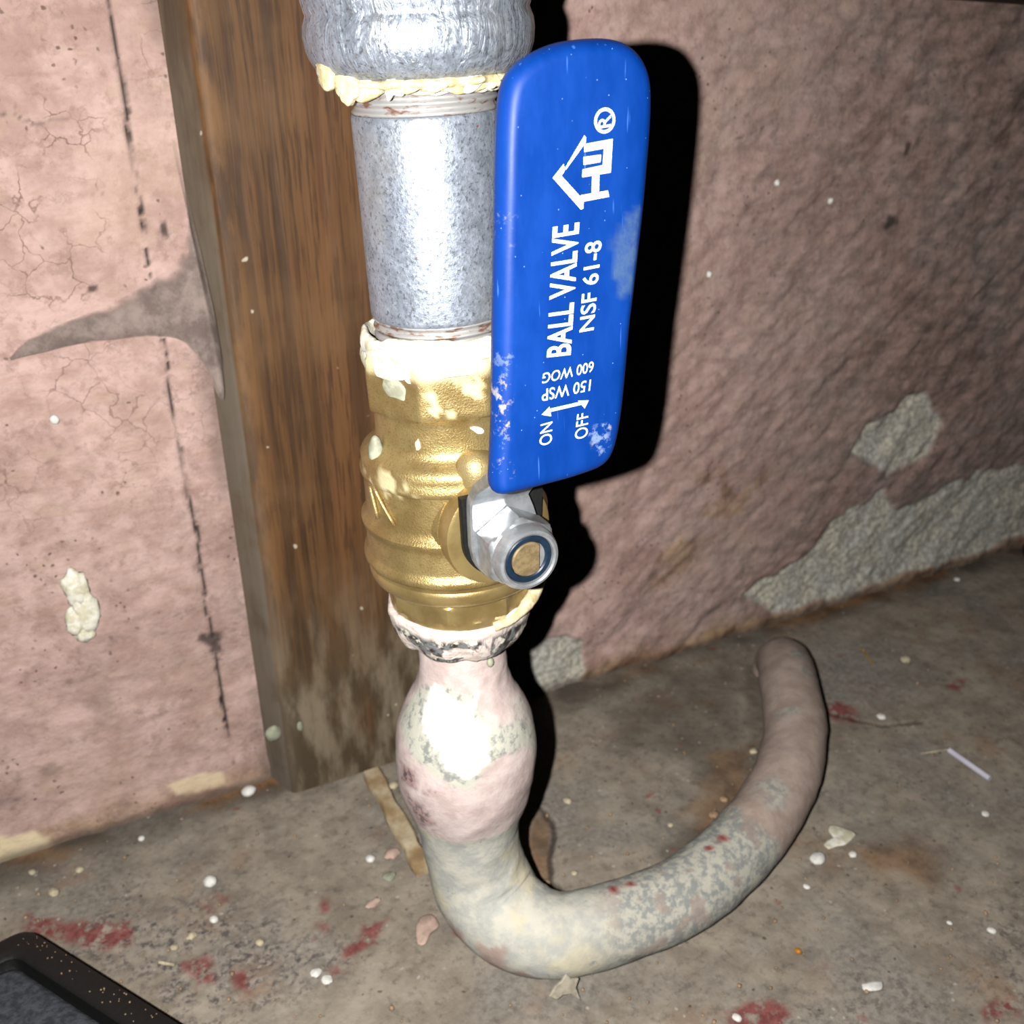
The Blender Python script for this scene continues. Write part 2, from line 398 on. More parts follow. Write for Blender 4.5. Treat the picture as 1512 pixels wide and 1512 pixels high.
M = dict(wall=mat_wall(), floor=mat_floor(), wood=mat_wood(), galv=mat_galv('galvanised_steel'),
         foil=mat_galv('silver_coated_iron', .36, True), thread=mat_thread(), brass=mat_brass('cast_brass'),
         brass_turned=mat_brass('turned_brass', False), grip=mat_grip(), lead=mat_lead(),
         print=mat_simple('white_print', (236, 240, 246), .5, 0, 500, .04, .05),
         dope=mat_simple('cream_sealant', (226, 214, 176), .55, 0, 260, .3, .6, .0008, (196, 176, 126)),
         dope_white=mat_simple('white_sealant', (240, 236, 222), .6, 0, 300, .2, .5, .0006, (206, 198, 170)),
         flange=mat_simple('flaking_white_paint', (226, 218, 206), .6, 0, 120, .4, .6, .0012, (84, 74, 70)),
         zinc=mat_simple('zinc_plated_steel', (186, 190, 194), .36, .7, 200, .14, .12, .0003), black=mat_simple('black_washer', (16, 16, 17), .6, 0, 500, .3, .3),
         nylon=mat_simple('dark_blue_nylon', (22, 40, 58), .4, 0, 300, .2, .1),
         white=mat_simple('white_stone', (236, 232, 224), .6, 0, 400, .1, .3),
         creamstone=mat_simple('cream_stone', (206, 192, 162), .7, 0, 400, .2, .3),
         pinkchip=mat_simple('pink_paint_chip', (204, 174, 158), .7, 0, 200, .15, .3),
         greychip=mat_simple('grey_green_chip', (164, 164, 142), .7, 0, 300, .15, .3),
         stem=mat_simple('dull_brass', (128, 110, 78), .6, .2, 500, .2, .2),
         flakecol=mat_simple('grey_cream_flake', (184, 174, 154), .7, 0, 200, .2, .4),
         tan=mat_simple('tan_crumb', (172, 142, 112), .7, 0, 300, .2, .3),
         amber=mat_simple('amber_bead', (196, 130, 30), .4, 0, 300, .2, .1),
         straw=mat_simple('yellow_straw', (176, 140, 60), .6, 0, 500, .2, .2),
         lilac=mat_simple('white_plastic', (214, 208, 222), .4, 0, 300, .05, .1),
         rubber=mat_simple('black_rubber', (13, 13, 13), .6, 0, 600, .3, .4),
         felt=mat_simple('dark_grey_felt', (46, 49, 55), .85, 0, 350, .3, .8, .001, (72, 75, 82)),
         slat=mat_simple('pale_dirty_wood', (206, 190, 160), .7, 0, 45, .4, .4, .0008, (160, 132, 96)),
         shadow_black=mat_simple('shadow_tube', (14, 14, 15), .6, 0, 300, .2, .2),  # black of the added shape that stands for a shadow
         darkred=mat_simple('shadow_red_brown', (40, 18, 14), .6, 0, 200, .3, .2))  # red brown of the added bar that stands for a shadow edge

# ------------------------------------------------------------------ setting: wall and floor
def axis_coords(lo, a, b, hi, fine):
    n0 = 14; g = np.linspace(0, 1, n0) ** 1.8
    return np.concatenate([(a - (a - lo) * g[::-1])[:-1], np.arange(a, b, fine), b + (hi - b) * g])
xs = axis_coords(-0.45, -0.07, 0.55, 1.3, 0.0010); zs = np.concatenate([np.arange(-0.004, 0.31, 0.0010), 0.31 + 0.7 * np.linspace(0, 1, 14) ** 1.8])
X, Z = np.meshgrid(xs, zs, indexing='ij')
h = 0.00045 * fbm(X * 30, Z * 30, 4, 1) + 0.0004 * fbm(X * 140, Z * 140, 3, 2)
ca, sa = math.cos(.62), math.sin(.62); U1 = X * ca + Z * sa; U2 = -X * sa + Z * ca
rough_r = sstep(0.14, 0.25, X)
h += rough_r * (0.0019 * fbm(U1 * 22, U2 * 70, 4, 5) + 0.0007 * fbm(X * 120, Z * 120, 3, 8) + 0.0010 * np.abs(fbm(U1 * 30 + 3, U2 * 110, 3, 13)))
h += (1 - rough_r) * sstep(.2, .05, Z) * 0.0006 * fbm(X * 40, Z * 120, 4, 11)
base = sstep(0.018, 0.002, Z + 0.004 * fbm(X * 60, Z * 60, 3, 9))
h += base * (0.0012 + 0.0012 * fbm(X * 90, Z * 90, 3, 12))
PL = [wall2([(1262, 665), (1275, 640), (1310, 615), (1345, 585), (1375, 590), (1392, 625), (1375, 660), (1335, 690), (1300, 695)]),
      wall2([(1098, 875), (1150, 850), (1195, 810), (1260, 750), (1305, 725), (1310, 750), (1370, 735), (1440, 700), (1520, 690), (1530, 780), (1430, 822), (1330, 850), (1230, 885), (1140, 905)]),
      wall2([(770, 970), (800, 930), (850, 955), (872, 990), (850, 1035), (800, 1060), (770, 1040)])]
pl = sum(patch(X, Z, p, .0016, .006, 80, 20 + i) for i, p in enumerate(PL)); pl = np.clip(pl, 0, 1)
h -= pl * 0.0016; h += pl * 0.0007 * fbm(X * 210, Z * 210, 3, 30)
crack_path = wall2([(163, -5), (166, 40), (176, 95), (186, 150), (192, 200), (203, 270), (214, 345), (222, 400), (240, 490), (250, 570), (262, 640), (271, 690), (280, 740), (293, 790), (299, 855), (304, 900), (318, 945), (325, 1010), (335, 1070), (345, 1130)])
wx = 0.0007 * fbm(X * 260, Z * 260, 3, 40); wz = 0.0007 * fbm(X * 260 + 9, Z * 260, 3, 41)
cd0 = line_dist(X + wx, Z + wz, crack_path) + 0.0005 * fbm(X * 600, Z * 600, 2, 46)
wid = 0.00045 + 0.0005 * (fbm(X * 10, Z * 45, 3, 43) + .25).clip(-.5, 1)
crack = (1 - sstep(wid * .5, wid * 1.5, cd0)) * sstep(-.45, 0.05, fbm(X * 20, Z * 50, 3, 44) + .35 * sstep(.1, .2, Z))
for p in ([(168, 72), (150, 76), (132, 84), (110, 108), (84, 118)], [(150, 283), (100, 300), (60, 315), (40, 330)], [(0, 170), (20, 168), (50, 185), (95, 175)], [(52, 185), (58, 205), (45, 215)],
          [(1128, 270), (1165, 238), (1205, 200), (1240, 170)], [(1090, 205), (1130, 190)], [(1330, 500), (1365, 472), (1400, 450)]):
    d1 = line_dist(X + wx * 2, Z + wz * 2, wall2(p)); crack = np.maximum(crack, .6 * (1 - sstep(.0001, .0005, d1)) * sstep(-.3, .2, fbm(X * 90, Z * 90, 2, 45)))
h -= crack * 0.0011
for c0, rr in (((1315, 330), (.006, .004)), ((315, 943), (.0055, .004)), ((300, 945), (.003, .003)), ((320, 955), (.003, .005)), ((242, 338), (.002, .003)), ((1340, 220), (.002, .004)), ((132, 426), (.0018, .002))):
    q = wall2([c0])[0]; d1 = np.hypot((X + wx * 3 - q[0]) / rr[0], (Z + wz * 3 - q[1]) / rr[1]); crack = np.maximum(crack, .85 * (1 - sstep(.5, 1.0, d1)))
cream = np.clip(patch(X, Z, wall2([(-10, 1235), (25, 1232), (70, 1238), (82, 1258), (30, 1275), (-10, 1285)]), .0012, .003, 120, 51)
                + patch(X, Z, wall2([(245, 1160), (290, 1145), (330, 1140), (335, 1155), (260, 1175)]), .001, .003, 120, 52) * .7, 0, 1)
brown = np.clip(sstep(.013, .003, Z + .006 * fbm(X * 50, Z * 50, 4, 55)) * (.55 + .45 * sstep(-.2, .3, fbm(X * 40, Z * 40, 3, 56))), 0, 1)
for p in ([(1030, 700), (1090, 680), (1140, 690), (1100, 750), (1060, 800), (1010, 860), (970, 880), (965, 830), (1010, 770)],):
    brown = np.maximum(brown, .6 * patch(X, Z, wall2(p), .006, .012, 70, 57) * sstep(-.1, .3, fbm(X * 120, Z * 120, 3, 58)))
brown *= (1 - pl)
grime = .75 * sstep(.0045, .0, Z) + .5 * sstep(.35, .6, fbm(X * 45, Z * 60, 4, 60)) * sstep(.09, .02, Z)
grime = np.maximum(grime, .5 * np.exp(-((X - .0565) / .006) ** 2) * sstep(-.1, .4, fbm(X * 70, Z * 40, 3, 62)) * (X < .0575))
dirt = .12 + .88 * sstep(.16, .42, X + .05 * fbm(X * 12, Z * 12, 3, 63)); dirt = np.maximum(dirt, .38 * sstep(0, .5, fbm(X * 22, Z * 30, 4, 64)) * sstep(.22, .05, Z))
craze = sstep(.12, .02, X) * sstep(.09, .2, Z)
V = np.stack([X, WALL_Y + 0.0006 - h, Z], -1).reshape(-1, 3)
wall = obj('wall_back', V, grid_faces(len(xs), len(zs)), M['wall'],
           attrs=dict(plaster=pl, crack=crack, cream=cream, brown=np.clip(brown, 0, 1), grime=np.clip(grime, 0, 1), dirt=np.clip(dirt, 0, 1), craze=craze))
tag(wall, 'old pink painted plaster wall, cracked at left and flaking to grey at right', kind='structure')
def on_wall_h(px, py): return on_y(px, py, WALL_Y)

ys = np.concatenate([-0.5 + 0.6 * np.linspace(0, 1, 16) ** .6, np.arange(0.101, 0.362, 0.0011)])
xf = axis_coords(-0.45, -0.07, 0.55, 1.3, 0.0011)
X, Y = np.meshgrid(xf, ys, indexing='ij')
h = 0.0005 * fbm(X * 20, Y * 20, 4, 70) + 0.0003 * fbm(X * 150, Y * 150, 3, 71)
P = floor2
red = np.zeros(X.shape)
for k, p in enumerate(([(45, 1345), (110, 1355), (190, 1365), (185, 1395), (120, 1395), (70, 1380), (40, 1365)], [(510, 1390), (545, 1365), (568, 1362), (560, 1385), (530, 1410), (512, 1415)],
                       [(465, 1333), (486, 1330), (488, 1345), (474, 1352)], [(275, 1415), (310, 1412), (325, 1430), (320, 1455), (285, 1458)], [(345, 1430), (375, 1440), (380, 1465), (350, 1460)],
                       [(462, 1362), (478, 1362), (475, 1372)], [(480, 1425), (500, 1420), (500, 1435)], [(1080, 1490), (1130, 1470), (1170, 1490), (1150, 1530), (1090, 1530)],
                       [(300, 1330), (312, 1335), (308, 1345)], [(325, 1322), (338, 1326), (330, 1332)], [(1220, 1030), (1260, 1040), (1270, 1065), (1230, 1060)], [(1395, 1010), (1430, 1000), (1420, 1025)], [(1450, 1480), (1500, 1470), (1512, 1500), (1460, 1512)])):
    red = np.maximum(red, patch(X, Y, P(p), .0022, .004, 130, 80 + k))
agg = np.clip(patch(X, Y, P([(60, 1400), (150, 1310), (320, 1320), (420, 1360), (520, 1400), (480, 1480), (330, 1520), (200, 1500)]), .012, .014, 40, 95)
              + .8 * patch(X, Y, P([(1440, 1330), (1512, 1280), (1560, 1420), (1500, 1500), (1440, 1450)]), .012, .014, 40, 96)
              + .6 * patch(X, Y, P([(1100, 1480), (1250, 1440), (1400, 1470), (1400, 1540), (1100, 1540)]), .012, .014, 40, 97), 0, 1)
h += agg * .0006 * fbm(X * 300, Y * 300, 3, 98)
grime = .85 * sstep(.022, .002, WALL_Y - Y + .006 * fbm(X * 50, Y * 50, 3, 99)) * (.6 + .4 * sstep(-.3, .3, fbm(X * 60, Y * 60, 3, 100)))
brown = sstep(.014, .0, WALL_Y - Y + .008 * fbm(X * 60, Y * 60, 3, 101)) * sstep(-.2, .4, fbm(X * 30, Y * 40, 3, 102))
brown = np.maximum(brown, .7 * patch(X, Y, P([(1260, 1250), (1340, 1230), (1400, 1260), (1360, 1300), (1290, 1290)]), .008, .01, 60, 103))
brown = np.maximum(brown, .6 * patch(X, Y, P([(1050, 1120), (1110, 1090), (1105, 1160), (1060, 1210), (1020, 1230), (1030, 1180)]), .004, .008, 90, 104))
brown = np.maximum(brown, .7 * patch(X, Y, P([(790, 1195), (815, 1215), (816, 1260), (812, 1310), (780, 1310), (780, 1230)]), .002, .003, 90, 113))
grime = np.maximum(grime, .5 * patch(X, Y, P([(900, 1040), (1100, 940), (1110, 1100), (1050, 1180), (990, 1120), (900, 1120)]), .01, .012, 60, 106))
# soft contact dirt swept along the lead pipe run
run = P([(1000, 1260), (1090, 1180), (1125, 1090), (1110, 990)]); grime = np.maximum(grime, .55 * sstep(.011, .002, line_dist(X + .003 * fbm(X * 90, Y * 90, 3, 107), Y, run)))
crack = 1 - sstep(.0006, .0016, line_dist(X + .0006 * fbm(X * 200, Y * 200, 3, 108), Y, P([(797, 1190), (815, 1212), (818, 1235), (812, 1262), (813, 1300), (830, 1312)])))
crack = np.maximum(crack * .8, .6 * (1 - sstep(.0004, .0012, line_dist(X + .0008 * fbm(X * 180, Y * 180, 3, 109), Y, P([(1220, 1050), (1300, 1070), (1360, 1065)])))))
pale = .35 * patch(X, Y, P([(330, 1480), (420, 1450), (540, 1440), (600, 1512), (330, 1530)]), .01, .012, 50, 110)
pale = np.maximum(pale, .5 * patch(X, Y, P([(1440, 1245), (1512, 1230), (1530, 1270), (1460, 1285)]), .004, .008, 110, 111) * sstep(-.2, .3, fbm(X * 220, Y * 220, 3, 112)))
h -= crack * .0009
floor = obj('floor', np.stack([X, Y, np.minimum(h - .0006, -.0001)], -1).reshape(-1, 3), grid_faces(len(xf), len(ys)), M['floor'],
            attrs=dict(red=red, aggregate=agg, grime=np.clip(grime, 0, 1), brown=np.clip(brown, 0, 1), crack=crack, pale=pale))
tag(floor, 'grey brown concrete floor with red paint spots and grit', kind='structure')

# plaster lumps stuck on the wall are pieces of the wall
for i, (px, py, sx, sz) in enumerate(((112, 868, .0045, .0075), (128, 905, .0042, .0085), (112, 918, .0035, .0055), (124, 935, .0038, .0035))):
    c = on_wall_h(px, py); V, Fc = blob(c, ((sx, 0, 0), (0, .0022, 0), (0, 0, sz)), 3, .35, 30 + i); o = obj('plaster_lump', V, Fc, M['dope_white'], wall)
c = on_wall_h(80, 620); V, Fc = blob(c, ((.0016, 0, 0), (0, .001, 0), (0, 0, .0016)), 2, .3, 36); obj('paint_speck', V, Fc, M['white'], wall)
for i, p in enumerate([(1147, 270), (1226, 297), (1047, 405)]):
    c = on_wall_h(*p); V, Fc = blob(c, ((.0013, 0, 0), (0, .0012, 0), (0, 0, .0015)), 2, .3, 40 + i); obj('paint_speck', V, Fc, M['white'], wall)

# ------------------------------------------------------------------ wooden board against the wall
BX0, BX1, BY, BZ1 = 0.0567, 0.146, 0.335, 0.42
nz = 150; zz = np.linspace(0.0004, BZ1, nz); prof = [(BX0, WALL_Y + .0004)]
prof += [(BX0 + .0022, .3445), (BX0 + .0040, .3400), (BX0 + .0050, .3372), (BX0 + .0058, .3358), (BX0 + .0072, .3351)]
prof += [(x, BY) for x in np.linspace(BX0 + .0095, BX1 - .002, 40)] + [(BX1 - .0008, BY + .0004), (BX1, BY + .002), (BX1, WALL_Y + .0004)]
pr = np.array(prof); ZZ, II = np.meshgrid(zz, np.arange(len(pr)), indexing='ij')
bx = pr[II, 0]; by = pr[II, 1]
by = by + np.where(II > 0, .00025 * fbm(bx * 260, ZZ * 9, 3, 120), 0); bx = bx + np.where((II > 0) & (II < 8), .0005 * fbm(ZZ * 30, ZZ * 0, 3, 121), 0)
V = np.stack([bx, by, ZZ], -1).reshape(-1, 3); n = len(pr)
Fq = [tuple(f[::-1]) for f in grid_faces(nz, n, False, True)] + [tuple(range(n)), tuple(range((nz - 1) * n, nz * n))[::-1]]
edge = np.exp(-((bx - (BX0 + .008)) / .004) ** 2)
dust = np.where(bx < BX0 + .0055, .85, 0) * sstep(.34, .2, ZZ) + .3 * np.exp(-((bx - BX0 - .006) / .003) ** 2) * sstep(.25, .1, ZZ)
gr = sstep(.105, .03, ZZ + .022 * fbm(bx * 60, ZZ * 20, 4, 122)); gr = np.maximum(gr, np.where(bx < BX0 + .005, .5, 0))
board = obj('wooden_board', V, Fq, M['wood'], attrs=dict(edge=edge, dust=dust, grime=gr)); fix_normals(board); sharp(board, 50)
tag(board, 'upright brown stained wooden board on the pink wall, dirty grey at its foot', 'board')
c = on_y(404, 1083, .3385); V, Fc = blob(c, ((.0032, 0, 0), (0, .0018, 0), (0, 0, .0036)), 3, .15, 50); o = obj('plaster_dab', V, Fc, M['greychip'], board); tag(o, 'pale grey round dab on the board edge')
c = on_y(443, 1073, .3350); V, Fc = blob(c, ((.0013, 0, 0), (0, .0007, 0), (0, 0, .0024)), 2, .2, 51); obj('plaster_dab', V, Fc, M['greychip'], board)

# pale strip lying on the floor from the board foot towards the lead pipe
a = on_z(548, 1136, .003); b = on_z(627, 1283, .003)
n = 40; tt = np.linspace(0, 1, n); ctr = a + (b - a) * tt[:, None]; d = (b - a)[:2]; d /= np.linalg.norm(d); nn = np.array([d[1], -d[0], 0])
sec = [(-.0036, 0.0), (-.0036, .0022), (-.0030, .0030), (.0028, .0032), (.0036, .0024), (.0036, 0.0)]
V = np.array([[ctr[i, 0] - nn[0] * s * (1 + .25 * fbm(tt[i] * 9, 0, 3, 130)), ctr[i, 1] - nn[1] * s, zc * (1 + .15 * float(fbm(tt[i] * 12 + s * 300, 1, 2, 131)))] for i in range(n) for s, zc in sec])
Fq = [tuple(f) for f in grid_faces(n, 6, False, True)] + [tuple(range(6)), tuple(range((n - 1) * 6, n * 6))[::-1]]
strip = obj('wooden_strip', V, Fq, M['slat']); fix_normals(strip); sharp(strip, 40)
tag(strip, 'thin pale dirty wooden strip on the floor between board foot and lead pipe', 'strip')

# ------------------------------------------------------------------ dusty cobweb between wall and board
top = np.array([on_y(*p, y) for p, y in (((14, 528), .3494), ((40, 500), .3490), ((90, 478), .3485), ((150, 455), .348), ((205, 425), .347), ((245, 398), .346), ((268, 372), .3452), ((276, 320), .3462), ((262, 255), .3475), ((252, 205), .3485))])
bot = np.array([on_y(*p, y) for p, y in (((16, 532), .3494), ((60, 522), .3485), ((120, 508), .347), ((185, 500), .3455), ((235, 497), .3435), ((272, 506), .341), ((302, 545), .3385), ((330, 590), .3375), ((318, 470), .3365), ((258, 208), .3478))])
top = catmull(top, 8); bot = catmull(bot, 8); nu, nv = len(top), 16; v = np.linspace(0, 1, nv)
web = top[:, None] * (1 - v)[None, :, None] + bot[:, None] * v[None, :, None]
web[..., 1] -= (np.sin(v * math.pi) * .0022)[None] * np.sin(np.linspace(0, 1, nu) * math.pi)[:, None]
web[..., 1] += .0004 * fbm(web[..., 0] * 200, web[..., 2] * 200, 3, 140)
def mat_web():
    n = NT('dusty_cobweb'); s1 = n.noise(120, 6, .7); t = n.t
    a = n.attr('dens'); al = n.mul(a, n.ramp(s1, .2, .65, .75, .97)); n.done(n.mix(n.ramp(s1, .35, .65), (118, 104, 98), (150, 134, 126)), .95, 0, spec=.05)
    n.put(n.b.inputs['Alpha'], al); return n.m
UU = np.linspace(0, 1, nu)[:, None]; wn = fbm(web[..., 0] * 260, web[..., 2] * 260, 4, 141); vv = v[None] + .10 * wn; dens = np.clip((.97 - .6 * sstep(.78, 1, UU)) * sstep(-.02, .22, vv) * (1 - sstep(.93, 1.02, vv)) * (1 - .7 * sstep(.86, 1, UU)) + .08 * wn, 0, 1)
cw = obj('cobweb', web.reshape(-1, 3), grid_faces(nu, nv), mat_web(), attrs=dict(dens=dens))
tag(cw, 'grey dusty cobweb stretched from the pink wall to the wooden board', 'cobweb', kind='stuff')

# ------------------------------------------------------------------ lead gooseneck pipe
AXY = .2361
def lp(px, py, z_, r_): return tuple(on_z(px, py, z_)) + (r_,)
LP = [(.0979, AXY, .1325, .0130), (.0982, AXY, .121, .0128), (.0984, AXY, .1145, .0129), (.0984, AXY, .1100, .0134), (.0984, AXY, .1050, .0150), (.0984, AXY, .0998, .0178), (.0985, AXY, .0917, .0209), (.0983, AXY, .082, .0221),
      (.0980, AXY, .0725, .0216), (.0981, AXY, .0637, .0196), (.0982, AXY, .0551, .0172), (.0986, AXY, .0467, .0159), (.0997, .2361, .0360, .0160), (.1012, .2338, .0270, .0163), (.1032, .2294, .0208, .0161), (.1064, .2238, .0170, .0154), (.1106, .2183, .0149, .0146), (.1162, .2140, .0138, .0138)]
LP += [lp(850, 1377, .0131, .0133), lp(925, 1357, .013, .0131), lp(1002, 1326, .013, .0131), lp(1065, 1279, .013, .0131), lp(1117, 1223, .013, .0131),
       lp(1150, 1170, .013, .0131), lp(1166, 1130, .013, .0131), lp(1174, 1080, .013, .0131), lp(1170, 1038, .013, .0131), lp(1163, 1003, .0112, .0130), lp(1157, 980, .0060, .0129)]
p9 = np.array(LP[-1]); LP += [tuple(p9 + [.0016, .0040, -.009, 0]), tuple(p9 + [.0026, .0055, -.020, 0])]
Q = catmull(LP, 9); V, Fc, ss, th = tube(Q[:, :3], Q[:, 3], 72, True, .0006, 150, 90)
x, y, z = V.T; toc = math.atan2(-y.mean(), -x.mean())
ang = np.degrees(np.arctan2(x - .0984, -(y - AXY)))          # 0 = away from wall, + = right
def hit_pipe(px, py):                                           # where a sight line meets the upright part of the pipe
    r = ray(px, py); zs_ = np.array([p[2] for p in LP[:13]])[::-1]; rs_ = np.array([p[3] for p in LP[:13]])[::-1]; best = (9, None)
    for t in np.linspace(.15, .45, 1500) / (r[1] * .9):
        p = CAM + r * t
        e = math.hypot(p[0] - .0984, p[1] - AXY) - np.interp(p[2], zs_, rs_)
        if e < best[0]: best = (e, p)
        if e < 0: break
    p = best[1]; return (math.degrees(math.atan2(p[0] - .0984, -(p[1] - AXY))) * .00035, p[2])
def pipe_patch(pts, soft=.0012, warp=.0022, fr=190, seed=0):
    return patch(ang * .00035, z, np.array([hit_pipe(*p) for p in pts]), soft, warp, fr, seed) * (z > .02)
up = sstep(.05, .055, z)
zg = hit_pipe(690, 1243)[1]
grey = 1 - sstep(zg - .0007, zg + .0007, z + .0022 * fbm(ang * .02, ang * 0, 3, 151))
# run: mottled grey then dusty brown after a ragged painted edge
pe = on_z(1108, 1235, .013); s_edge = ss[np.argmin(np.hypot(x - pe[0], y - pe[1]))]; se = ss + .006 * fbm(th * 1.2, ss * 40, 3, 152)
dusty = sstep(s_edge - .0042, s_edge - .0016, se)
s_el = ss[np.argmin(np.hypot(x - .13, y - .2115) + abs(z - .013))]; mott = sstep(s_el - .012, s_el + .016, se)
chalk = np.maximum(pipe_patch([(612, 1020), (640, 1005), (700, 1020), (712, 1060), (735, 1075), (765, 1060), (792, 1075), (790, 1105), (745, 1105), (722, 1125), (710, 1150), (690, 1165), (640, 1155), (612, 1120), (592, 1080), (595, 1050)], .0012, .003, 170, 153),
                   .55 * pipe_patch([(755, 1020), (785, 1040), (796, 1090), (770, 1100), (752, 1060)], .002, .003, 170, 160))
white = pipe_patch([(632, 1020), (650, 1012), (662, 1030), (690, 1045), (700, 1030), (703, 1022), (704, 1036), (695, 1060), (720, 1082), (722, 1110), (708, 1140), (690, 1150), (660, 1130), (640, 1100), (625, 1060)], .0008, .0026, 230, 154)
bruise = np.maximum(pipe_patch([(596, 1130), (612, 1140), (612, 1160), (595, 1155)], .001, .002, 300, 155) * .9, np.maximum(pipe_patch([(604, 1172), (624, 1185), (640, 1215), (625, 1222), (612, 1195)], .0015, .003, 250, 156) * .8, .5 * pipe_patch([(628, 1162), (650, 1165), (648, 1178), (628, 1175)], .001, .002, 300, 157)))
rust = np.zeros(len(z)); redm = np.zeros(len(z))
for c0, rr in (((672, 1395), .007), ((730, 1420), .008), ((770, 1410), .007), ((800, 1400), .005), ((1010, 1340), .006)):
    p = on_z(*c0, .012); k = np.hypot(x - p[0], y - p[1]); rust = np.maximum(rust, .6 * (1 - sstep(rr * .4, rr, k + .006 * fbm(x * 130, y * 130 + z * 130, 3, 158))) * (z < .020 + .004 * fbm(x * 200, y * 200, 3, 161)))
for c0, rr in (((1064, 1254), .0022), ((1047, 1268), .0016), ((905, 1330), .0022), ((928, 1322), .0018)):
    p = on_z(*c0, .021); k = np.sqrt((x - p[0]) ** 2 + (y - p[1]) ** 2); redm = np.maximum(redm, (1 - sstep(rr * .5, rr * 1.2, k)) * (z > .012))
for c0, rr in (((1140, 1185), .009), ((1175, 975), .006), ((1165, 1062), .0055), ((1190, 1000), .005)):
    p = on_z(*c0, .021); k = np.hypot(x - p[0], y - p[1]); dusty = dusty * (1 - .8 * (1 - sstep(rr * .4, rr, k + .005 * fbm(x * 160, y * 160, 3, 159))))
lead = obj('lead_pipe', V, Fc, M['lead'], attrs=dict(grey=grey, mottle=mott, dusty=dusty, chalk=np.clip(chalk, 0, 1), white=np.clip(white, 0, 1), bruise=np.clip(bruise, 0, 1), rust=rust, red=redm))
fix_normals(lead)
tag(lead, 'thick bent lead pipe with swollen pink joint below the valve, curving over the floor', 'pipe')

# ------------------------------------------------------------------ valve frame (axis leans slightly left)
AX_B = Vector((.0994, AXY, .118)); TILT = Matrix.Rotation(-.0323, 4, 'Y')
MV = Matrix.Translation(AX_B) @ TILT
Z0 = .118
def vz(z): return z - Z0
valve = empty('ball_valve', MV)
tag(valve, 'gold brass ball valve with long blue lever between steel pipe and lead pipe', 'valve')
OCT = math.radians(6); OCT2 = math.radians(12)
def body_noise(z, th): return .00012 * fbm(np.cos(th) * 4 + z * 300, np.sin(th) * 4, 3, 170)
pro = [(.1515, .0225), (.1520, .0245), (.1526, .0255), (.1536, .0260), (.1548, .0258), (.1556, .0250), (.1565, .0248), (.1620, .0247), (.1630, .0249), (.1638, .0255), (.1650, .0256), (.1658, .0250), (.1666, .0243), (.1680, .0240), (.1765, .0237), (.1778, .0238),
       (.1784, .0244), (.1795, .0246), (.1806, .0241), (.1820, .0240), (.1832, .0240), (.1843, .0234), (.1852, .0222), (.1862, .0206), (.1875, .0196), (.1900, .0193), (.1945, .0193), (.1958, .0194), (.1966, .0197), (.1972, .0199, 8, OCT), (.1980, .0203, 8, OCT), (.2030, .0203, 8, OCT), (.2085, .0203, 8, OCT), (.2105, .0202, 8, OCT), (.2118, .0196, 8, OCT), (.2122, .0180)]
pro = densify([(vz(p[0]),) + tuple(p[1:]) for p in pro], .0012)
V, Fc = lathe(pro, 120, body_noise)
ths = np.degrees(np.arctan2(V[:, 0], -V[:, 1])); zz = V[:, 2] + Z0
fz = fbm(ths * .16, zz * 420, 4, 174)
sm = .95 * sstep(.2065, .2105, zz + .0035 * fbm(ths * .06, zz * 150, 3, 171))
def dab(a_, z_, wa, hz_, k): return sstep(.55, .75, 1 - np.hypot((ths - a_) / wa, (zz - z_) / hz_) + .45 + k * fz - .35)
sm = np.maximum(sm, .9 * dab(-30, .2030, 7, .0060, .9)); sm = np.maximum(sm, .85 * dab(-3, .2045, 10, .0040, .9)); sm = np.maximum(sm, .9 * dab(-20, .1985, 9, .0022, .7))
sm = np.maximum(sm, .75 * dab(-72, .1800, 30, .0060, .8)); sm = np.maximum(sm, .6 * dab(-10, .2075, 20, .0035, .9)); sm = np.maximum(sm, .5 * dab(8, .1770, 26, .0030, .9))
body = obj('body', V, Fc, M['brass'], valve, attrs=dict(smear=np.clip(sm, 0, 1))); fix_normals(body); sharp(body, 40)
pro = [(.1352, .0165), (.1354, .0192), (.1362, .0201), (.1385, .0203), (.1392, .0199, 8, OCT2), (.1440, .0199, 8, OCT2), (.1448, .0205), (.1452, .0222), (.1462, .0236), (.1475, .0246), (.1490, .0250), (.1502, .0250), (.1509, .0246), (.1513, .0236), (.1514, .0200)]
V, Fc = lathe(densify([(vz(p[0]),) + tuple(p[1:]) for p in pro], .0015), 120)
o = obj('end_cap', V, Fc, M['brass_turned'], valve, attrs=dict(smear=np.zeros(len(V)))); fix_normals(o); sharp(o, 30); tag(o, 'smooth octagonal brass end cap')

# stem assembly: axis points away from the wall
SO = np.array([.0986, AXY, .1682]); UN = np.array([0, -1.0, 0]); UX = np.array([1.0, 0, 0]); UZ = np.array([0, 0, 1.0])
tl = MV
def part(name, VF, mat, label=None, sharp_deg=35, **kw):
    o = obj(name, VF[0], VF[1], mat, valve, tl, **kw); fix_normals(o)
    if sharp_deg: sharp(o, sharp_deg)
    if label: tag(o, label)
    return o
VF = disc_stack(SO, UN, UX, UZ, [(.012, .0175), (.0175, .0165), (.0195, .0150), (.0212, .0146)]); part('stem_boss', VF, M['brass'], attrs=dict(smear=np.zeros(len(VF[0]))))
VF = disc_stack(SO, UN, UX, UZ, [(.0208, .0138), (.0210, .0144), (.0255, .0147), (.0268, .0143), (.0272, .0134), (.0272, .0090), (.0272, .003)]); part('bonnet', VF, M['brass_turned'], 'round turned brass bonnet ring behind the lever', attrs=dict(smear=np.zeros(len(VF[0]))))
